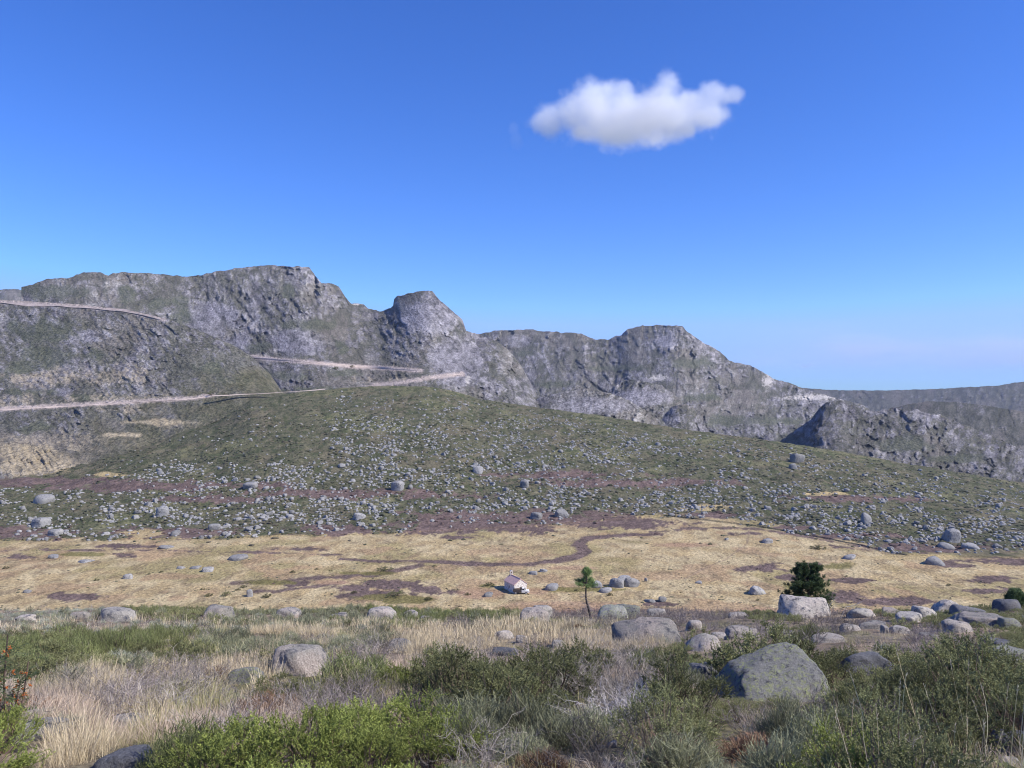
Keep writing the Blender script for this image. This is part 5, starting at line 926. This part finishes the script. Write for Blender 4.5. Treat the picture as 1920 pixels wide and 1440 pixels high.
# ------------------------------------------------------------------ trees
MBK = M['twig']
def limb(pts, r0, r1, col, seg=7):
    """tapered round limb along points"""
    pts = np.array(pts, float); k = len(pts); d = np.gradient(pts, axis=0); a, b = frame_of(unit(d)); rad = np.linspace(r0, r1, k)[:, None]; an = np.linspace(0, 2 * np.pi, seg, endpoint=False)
    V = np.concatenate([pts + (a * math.cos(t) + b * math.sin(t)) * rad for t in an]).reshape(seg, k, 3); V = V.transpose(1, 0, 2).reshape(-1, 3); Fc = []
    for i in range(k - 1):
        for j in range(seg):
            p, q = i * seg + j, i * seg + (j + 1) % seg; Fc += [(p, q, q + seg), (p, q + seg, p + seg)]
    return V, np.array(Fc), np.tile(np.array(col)[None], (len(V), 1))
def tufts(cent, d, r, n, L, wd, c1, c2):
    m_ = len(cent) * n; P = np.repeat(cent, n, 0) + r.normal(0, L * .35, (m_, 3)); dd = unit(np.repeat(d, n, 0) * .7 + r.normal(0, .6, (m_, 3)) + np.array([0, 0, .25])); k = np.clip(np.repeat(r.uniform(.1, .9, len(cent)), n) + r.normal(0, .2, m_), 0, 1)
    return needles(P, dd, r.uniform(.6, 1.1, m_) * L, np.full(m_, wd), mix(c1, c2, k), r)
# thin pine on the slope
r = np.random.default_rng(31); x, D, z = near_pt(1107, 1163); D0 = D; s_ = D / F
t1 = empty('pine_tree', (x, D, z - .1)); tag(t1, 'thin young pine with a bare crooked trunk and small green top at the meadow edge', 'tree')
H = 98 * s_ + .1
def tp(f): return np.array([(-2 * f * (1 - f) * 0 + (-7 * s_) * sstep(0, .45, f) - 1 * s_ * f + .03 * math.sin(f * 9)), 0, f * H])
TP = np.array([tp(f) for f in np.linspace(0, .93, 14)])
V, Fc, C = limb(TP, .075, .018, (.10, .085, .08)); mesh('trunk', V, Fc, C, True, MBK, t1)
bp_, dead, cen, dr_ = [], [], [], []
for k in range(52):
    f = r.uniform(.79, .97) if k < 24 else r.uniform(.66, .73); a = r.uniform(0, 6.3); L = (.34 * (1.1 - f) / .3 if k < 24 else .62) * r.uniform(.5, 1.1); p0 = tp(f); 
    e = p0 + np.array([math.cos(a) * L, math.sin(a) * L, L * .25]); bp_.append(limb([p0, (p0 + e) / 2 - np.array([0, 0, .02]), e], .014, .005, (.12, .09, .07), 4))
    for q in np.linspace(.45, 1, 5): cen.append(p0 + (e - p0) * q + r.normal(0, .03, 3)); dr_.append(unit(e - p0))
for q in np.linspace(.86, 1., 7): cen.append(tp(q)); dr_.append(np.array([0, 0, 1.]))
for k in range(60):
    f = r.uniform(.12, .52); a = r.uniform(0, 6.3); L = r.uniform(.15, .55); p0 = tp(f); e = p0 + np.array([math.cos(a) * L, math.sin(a) * L, L * r.uniform(-.1, .3)]); m_ = (p0 + e) / 2 + r.normal(0, .05, 3); dead.append(limb([p0, m_, e], .009, .004, (.27, .23, .22), 3))
    for _ in range(3): dead.append(limb([m_, m_ + unit(e - p0 + r.normal(0, .15, 3)) * L * .4], .003, .0015, (.27, .23, .22), 3))
V, Fc, C = cat(dead); mesh('dead_branches', V, Fc, C, True, MBK, t1)
V, Fc, C = cat([tufts(np.array(cen), np.array(dr_), r, 34, .11, .014, (.10, .15, .055), (.27, .36, .14))] + bp_); mesh('crown', V, Fc, C, False, M['leaf'], t1)
# dense pine behind the pale boulder
def dense_pine(px, ytop, ybase, wpx, D, label, seed, twin=True):
    r = np.random.default_rng(seed); s_ = D / F; x = (px - HX) * s_; zb = float(near_z(np.array([x]), np.array([D]))[0]) - .1; ztop = (HY - ytop) * s_; H = ztop - zb; R = wpx * s_ / 2
    t = empty('pine_tree', (x, D, zb)); tag(t, label, 'tree'); V, Fc, C = limb([(0, 0, 0), (.03, 0, H * .4), (0, .02, H * .93)], .14 * H / 4, .02, (.11, .085, .07)); mesh('trunk', V, Fc, C, True, MBK, t)
    cen, dd, bp_ = [], [], []
    for k in range(150):
        f = r.uniform(.08, .97) ** .85; a = r.uniform(0, 6.3); L = R * (1.12 - f) ** .72 * r.uniform(.7, 1.12); p0 = np.array([0, 0, f * H * .92]); e = p0 + np.array([math.cos(a) * L, math.sin(a) * L, L * .38])
        if twin and f > .8: p0 = p0 + np.array([(.16 if k % 2 else -.12) * R * 1.6, 0, 0]); e = p0 + np.array([math.cos(a) * L * .6, math.sin(a) * L * .6, L * .5])
        bp_.append(limb([p0, (p0 + e) / 2 - np.array([0, 0, L * .08]), e], .02, .006, (.11, .085, .07), 4))
        for q in np.linspace(.4, 1, 7): cen.append(p0 + (e - p0) * q + r.normal(0, .06, 3)); dd.append(unit(e - p0 + np.array([0, 0, .3 * L])))
    if twin:
        for sx, hh in ((-.14, 1.), (.30, .97)):
            for q in np.linspace(.72, hh, 12): cen.append(np.array([sx * R, 0, q * H])); dd.append(np.array([0, 0, 1.]))
    V, Fc, C = cat([tufts(np.array(cen), np.array(dd), r, 60, .16, .03, (.075, .115, .055), (.20, .275, .12))] + bp_); mesh('crown', V, Fc, C, False, M['leaf'], t); return t
dense_pine(1515, 1053, 1150, 108, 64, 'dense dark green pine growing just beyond the pale rounded boulder', 41)
dense_pine(1905, 1106, 1130, 44, 58, 'small dark pine bush at the crest above the dark boulder', 42, False)
# bare white sapling beside the pale boulder
r = np.random.default_rng(51)
for (px, py, tip_, lab) in ((1558, 1158, [(-4, 22), (6, 34), (14, 40)], 'bleached bare sapling rising beside the pale rounded boulder'), (1576, 1160, [(10, 22), (28, 26), (40, 32)], 'bleached sapling forking outward next to a straighter one')):
    x, D, z = near_pt(px, py); s_ = D / F; t = empty('bare_sapling', (x, D, z)); tag(t, lab, 'sapling'); pr_ = []
    p0 = np.array([0, 0, 0]); prev = p0; 
    for (ax, az) in tip_: q = np.array([ax * s_, r.normal(0, .05), az * s_]); pr_.append(limb([prev, (prev + q) / 2 + r.normal(0, .01, 3), q], .017, .010, (.5, .46, .42), 5)); prev = q
    V, Fc, C = cat(pr_); mesh('stem', V, Fc, C, True, MBK, t); pb = []
    for k in range(16):
        i = r.integers(1, len(tip_)); a = np.array([tip_[i][0] * s_, 0, tip_[i][1] * s_]) * r.uniform(.4, 1); e = a + np.array([r.normal(0, .3), r.normal(0, .2), r.uniform(.1, .45)]); pb.append(limb([a, (a + e) / 2 + r.normal(0, .02, 3), e], .006, .002, (.5, .46, .42), 3))
    V, Fc, C = cat(pb); mesh('branches', V, Fc, C, True, MBK, t)
# rowan with berries at the edge of the frame
r = np.random.default_rng(61); x, D, z = near_pt(14, 1400); rw = empty('rowan', (x, D, z)); tag(rw, 'rowan sapling with clusters of orange-red berries at the edge of the green broom', 'rowan')
s_ = D / F; tops = [np.array([dx * s_, r.normal(0, .15), dz * s_]) for dx, dz in ((10, 215), (0, 175), (22, 150), (-14, 195), (-22, 140), (14, 120), (-4, 90))]
V, Fc, C = cat([limb([(0, 0, 0), t * .5 + r.normal(0, .03, 3), t], .016, .006, (.17, .12, .10), 5) for t in tops]); mesh('stem', V, Fc, C, True, MBK, rw)
lf, br = [], []
for t in tops:
    for k in range(15):
        c = t * r.uniform(.45, 1.02) + r.normal(0, .03, 3); d = unit(np.array([r.normal(0, 1), r.normal(0, 1), r.uniform(-.3, .5)])); L = r.uniform(.12, .2); sd = unit(np.cross(d, [0, 0, 1.]) + r.normal(0, .2, 3))
        for j in np.linspace(.2, 1, 6):
            for sg in (-1, 1):
                p = c + d * L * j; e = unit(sd * sg + d * .5 + np.array([0, 0, -.15])) * .05; wv_ = d * .009
                cl = mix((.06, .09, .035), (.17, .21, .09), r.uniform()); lf.append((np.array([p, p + e * .5 + wv_, p + e, p + e * .5 - wv_]), np.array([[0, 1, 2], [0, 2, 3]]), np.tile(cl, (4, 1))))
    for k in range(6):
        c = t * r.uniform(.55, 1.0) + r.normal(0, .05, 3); Vi, Fi = ICO[1]; br = []
        for q in range(9): br.append((Vi * .0075 + c + r.normal(0, .009, 3), Fi, np.tile(mix((.34, .09, .035), (.5, .19, .06), r.uniform()), (len(Vi), 1))))
        V, Fc, C = cat(br); mesh('berry_cluster', V, Fc, C, True, M['twig'], rw)
V, Fc, C = cat(lf); mesh('leaves', V, Fc, C, False, M['leaf'], rw)

# individual dark shrubs on the meadow and along the roads
sh = [gen('olive', 990 + i, 1) for i in range(3)]; shm = []
for V, Fc, C in sh: o = mesh('meadow_shrub', V, Fc, C * np.array([.75, .75, .75]), False, M['leaf'], link=False); shm.append(o.data); bpy.data.objects.remove(o)
rs = np.random.default_rng(5)
for (px, py, wpx, lab) in [(302, 1074, 10, 'round dark bush alone on the tan meadow, larger of a pair'), (280, 1077, 8, 'round dark bush alone on the tan meadow, smaller of a pair'), (182, 1088, 12, 'flat dark bush on the tan meadow near a lone boulder'), (448, 1046, 12, 'green bush growing against a meadow boulder'), (12, 1066, 14, 'dark bush at the edge of the tan meadow'),
        (380, 1105, 11, 'dark bush in the middle of the near meadow'), (392, 1118, 18, 'spreading dark bush near the meadow edge'), (446, 1107, 12, 'dark bush beside heather near the meadow edge'), (500, 1120, 22, 'broad dark green bush by the upright grey stone'), (456, 1102, 14, 'low dark bush above the upright grey stone'), (595, 1068, 10, 'dark bush by the dry stream bend'),
        (548, 1073, 12, 'dark low bush where heather begins'), (620, 1071, 9, 'small dark bush near the thin stream line'), (664, 1112, 14, 'yellow-green bush near the heather patch'), (742, 1118, 44, 'wide green bush mass below the heather patches'), (803, 1124, 18, 'green bush at the end of the wide bush mass'), (876, 1115, 14, 'green bush on bare earth before the chapel'),
        (815, 1062, 10, 'dark bush on the stream bank'), (720, 1069, 34, 'long low green bush on the stream bank'), (1136, 1102, 14, 'green bush hugging a stone behind the thin pine'), (1144, 1117, 14, 'round green bush behind the thin pine'), (1080, 1107, 10, 'small bush behind the thin pine trunk'), (918, 1098, 20, 'yellow-green bush in the lee of the chapel'),
        (1533, 1028, 34, 'dark green bush mass where the boulders meet the tan meadow'), (1466, 975, 18, 'round dark bush at the foot of the stony hillside'), (1502, 980, 14, 'dark bush beside a round one at the foot of the stony hillside'), (1420, 1125, 9, 'tiny dark bush near the meadow edge'), (1406, 1108, 12, 'dark bush beside the flat-topped boulder'), (1779, 1099, 12, 'dark bush on the right part of the meadow'),
        (1587, 1081, 8, 'tiny dark bush beyond the dense pine'), (310, 952, 10, 'small dark conifer in the left boulder field'), (414, 968, 12, 'dark green bush in the lower boulder field'), (400, 928, 8, 'dark bush in the reddish strip'), (78, 944, 14, 'rust-coloured bush against a big boulder'), (770, 750, 9, 'dark bush near the top of the hill'), (424, 1117, 22, 'tall fresh green bush just beyond the near slope')]:
    p, _, _ = hill_z_at(np.array([px]), np.array([py])); p = p[0]; s_ = p[1] / F
    o = bpy.data.objects.new('meadow_shrub', shm[rs.integers(3)]); COL.objects.link(o); o.location = (p[0], p[1], p[2] - .1); q = wpx * s_ / 1.25; o.scale = (q, q * .8, q * (.9 if wpx < 24 else .5)); o.rotation_euler = (0, 0, rs.uniform(-.5, .5)); tag(o, lab, 'shrub', 'dark shrubs on the meadow')
for (px, py, wpx, lab) in [(225, 766, 8, 'dark bush on the lower road embankment'), (272, 764, 8, 'brownish bush on the lower road embankment'), (400, 738, 14, 'grey bush hiding a short stretch of the lower road'), (663, 688, 9, 'dark tree beside the middle road'), (632, 692, 12, 'dark green bush clump below the middle road'), (539, 680, 6, 'small dark bush on the edge of the middle road')]:
    p = at_N(px, py) if px < 420 else at_L(px, py); s_ = p[1] / F
    o = bpy.data.objects.new('roadside_shrub', shm[rs.integers(3)]); COL.objects.link(o); o.location = (p[0], p[1] - 6, p[2] - 1); q = wpx * s_ / 1.2; o.scale = (q, q, q * 1.1); tag(o, lab, 'shrub', 'dark shrubs along the mountain road')

# ------------------------------------------------------------------ clouds
def cloud(name, blobs, D, dens, lab, seed=0, nscale=.012, edge=.58, aniso=.3):
    """one closed box whose volume holds a cumulus made of noisy blobs; blobs in photo px (cx, cy, r, ry)"""
    k = D / F; B = [((cx - HX) * k, (HY - cy) * k, rr * k, ry * k) for cx, cy, rr, ry in blobs]; x0 = min(b[0] - b[2] * 1.25 for b in B); x1 = max(b[0] + b[2] * 1.25 for b in B); z0 = min(b[1] - b[3] * 1.3 for b in B); z1 = max(b[1] + b[3] * 1.3 for b in B); dy = max(b[2] for b in B) * 1.3
    o = box_obj(name, (x0, D - dy, z0), (x1, D + dy, z1)); m = bpy.data.materials.new(name + '_vapour'); m.use_nodes = True; n = m.node_tree.nodes; l = m.node_tree.links; n.clear()
    out = n.new('ShaderNodeOutputMaterial'); v = n.new('ShaderNodeVolumePrincipled'); v.inputs['Color'].default_value = (1, 1, 1, 1); v.inputs['Anisotropy'].default_value = 0.; geo = n.new('ShaderNodeNewGeometry')
    ns = n.new('ShaderNodeTexNoise'); ns.inputs['Scale'].default_value = nscale; ns.inputs['Detail'].default_value = 8; ns.inputs['Roughness'].default_value = .62; l.new(geo.outputs['Position'], ns.inputs['Vector'])
    acc = None
    for (bx_, bz_, r_, rz_) in B:
        s1 = n.new('ShaderNodeVectorMath'); s1.operation = 'SUBTRACT'; l.new(geo.outputs['Position'], s1.inputs[0]); s1.inputs[1].default_value = (bx_, D + (seed % 3 - 1) * 10, bz_)
        s2 = n.new('ShaderNodeVectorMath'); s2.operation = 'DIVIDE'; l.new(s1.outputs[0], s2.inputs[0]); s2.inputs[1].default_value = (r_, r_ * .95, rz_); s3 = n.new('ShaderNodeVectorMath'); s3.operation = 'LENGTH'; l.new(s2.outputs[0], s3.inputs[0])
        if acc is None: acc = s3.outputs['Value']
        else: mn = n.new('ShaderNodeMath'); mn.operation = 'SMOOTH_MIN'; l.new(acc, mn.inputs[0]); l.new(s3.outputs['Value'], mn.inputs[1]); mn.inputs[2].default_value = .28; acc = mn.outputs[0]
    nm = n.new('ShaderNodeMath'); nm.operation = 'MULTIPLY_ADD'; l.new(ns.outputs['Fac'], nm.inputs[0]); nm.inputs[1].default_value = 1.9; l.new(acc, nm.inputs[2])
    mr = n.new('ShaderNodeMapRange'); mr.interpolation_type = 'SMOOTHSTEP'; mr.inputs['From Min'].default_value = 1.93; mr.inputs['From Max'].default_value = 1.93 - edge; mr.inputs['To Max'].default_value = dens; l.new(nm.outputs[0], mr.inputs['Value'])
    l.new(mr.outputs[0], v.inputs['Density']); l.new(v.outputs[0], out.inputs['Volume']); o.data.materials.append(m); return tag(o, lab, 'cloud')
def box_obj(name, lo, hi):
    x0, y0, z0 = lo; x1, y1, z1 = hi
    V = [(x0, y0, z0), (x1, y0, z0), (x1, y1, z0), (x0, y1, z0), (x0, y0, z1), (x1, y0, z1), (x1, y1, z1), (x0, y1, z1)]
    Fc = [(0, 3, 2, 1), (4, 5, 6, 7), (0, 1, 5, 4), (1, 2, 6, 5), (2, 3, 7, 6), (3, 0, 4, 7)]
    return mesh(name, V, Fc, None, False)
cloud('cloud', [(1030, 228, 42, 36), (1075, 218, 46, 36), (1120, 182, 56, 42), (1166, 178, 28, 28), (1120, 222, 60, 40), (1160, 245, 50, 38), (1200, 218, 56, 40), (1250, 165, 38, 38), (1246, 200, 46, 40), (1295, 205, 50, 42), (1340, 180, 38, 30), (1375, 176, 26, 20), (1290, 245, 26, 20), (1320, 215, 50, 30), (1190, 226, 165, 34), (1090, 205, 56, 42)], 2600, .014,
      'lone white cumulus cloud with three puffed humps in the clear blue sky', 1)
cloud('cloud', [(968, 262, 16, 18), (962, 240, 12, 14)], 2600, .0022, 'faint wisp of cloud beside the lone white cumulus', 2, .012)

# ------------------------------------------------------------------ haze
tag(mesh('valley_ground', [(-7000, -7000, -290), (7000, -7000, -290), (7000, 7000, -290), (-7000, 7000, -290)], [(0, 1, 2, 3)], np.array([[.12, .12, .08]] * 4), False, M['hill']), kind='structure')
cloud('cloud', [(1496, 684, 9, 7), (1520, 683, 9, 7), (1508, 687, 12, 5)], 9500, .0018, 'tiny white cloud puff low above the far ridge', 3, .004)
def streaks():
    k = 9000 / F; o = box_obj('cloud_bank', ((1300 - HX) * k, 9000, (HY - 705) * k), ((2300 - HX) * k, 9600, (HY - 590) * k)); m = bpy.data.materials.new('thin_cloud'); m.use_nodes = True; n = m.node_tree.nodes; l = m.node_tree.links; n.clear()
    out = n.new('ShaderNodeOutputMaterial'); v = n.new('ShaderNodeVolumePrincipled'); v.inputs['Color'].default_value = (1, 1, 1, 1); tc = n.new('ShaderNodeTexCoord'); mp = n.new('ShaderNodeMapping'); mp.inputs['Scale'].default_value = (.0007, .001, .0028); geo = n.new('ShaderNodeNewGeometry'); l.new(geo.outputs['Position'], mp.inputs[0])
    ns = n.new('ShaderNodeTexNoise'); ns.inputs['Scale'].default_value = 1; ns.inputs['Detail'].default_value = 6; l.new(mp.outputs[0], ns.inputs['Vector']); sx = n.new('ShaderNodeSeparateXYZ'); l.new(tc.outputs['Generated'], sx.inputs[0])
    def mr(src, a, b, c=0, d=1):
        q = n.new('ShaderNodeMapRange'); q.interpolation_type = 'SMOOTHSTEP'
        for s_, v_ in zip(('From Min', 'From Max', 'To Min', 'To Max'), (a, b, c, d)): q.inputs[s_].default_value = v_
        l.new(src, q.inputs['Value']); return q.outputs[0]
    p = mr(ns.outputs['Fac'], .42, .72, .25, 1.); 
    for q in (mr(sx.outputs[2], 1., .45), mr(sx.outputs[2], 0., .25), mr(sx.outputs[0], 0., .25)): t = n.new('ShaderNodeMath'); t.operation = 'MULTIPLY'; l.new(p, t.inputs[0]); l.new(q, t.inputs[1]); p = t.outputs[0]
    t = n.new('ShaderNodeMath'); t.operation = 'MULTIPLY'; l.new(p, t.inputs[0]); t.inputs[1].default_value = .0012; l.new(t.outputs[0], v.inputs['Density']); l.new(v.outputs[0], out.inputs['Volume']); o.data.materials.append(m); tag(o, 'thin hazy band of cloud low in the sky above the far ridge', 'cloud bank', kind='stuff')
streaks()
hz = box_obj('haze', (-7100, -7100, -291), (7100, 7100, 330)); tag(hz, kind='stuff')
m = bpy.data.materials.new('haze_air'); m.use_nodes = True; n = m.node_tree.nodes; n.clear()
o_ = n.new('ShaderNodeOutputMaterial'); v = n.new('ShaderNodeVolumePrincipled'); v.inputs['Color'].default_value = (.62, .72, .95, 1); v.inputs['Density'].default_value = 5e-5
v.inputs['Anisotropy'].default_value = .2
m.node_tree.links.new(v.outputs[0], o_.inputs['Volume']); hz.data.materials.append(m)
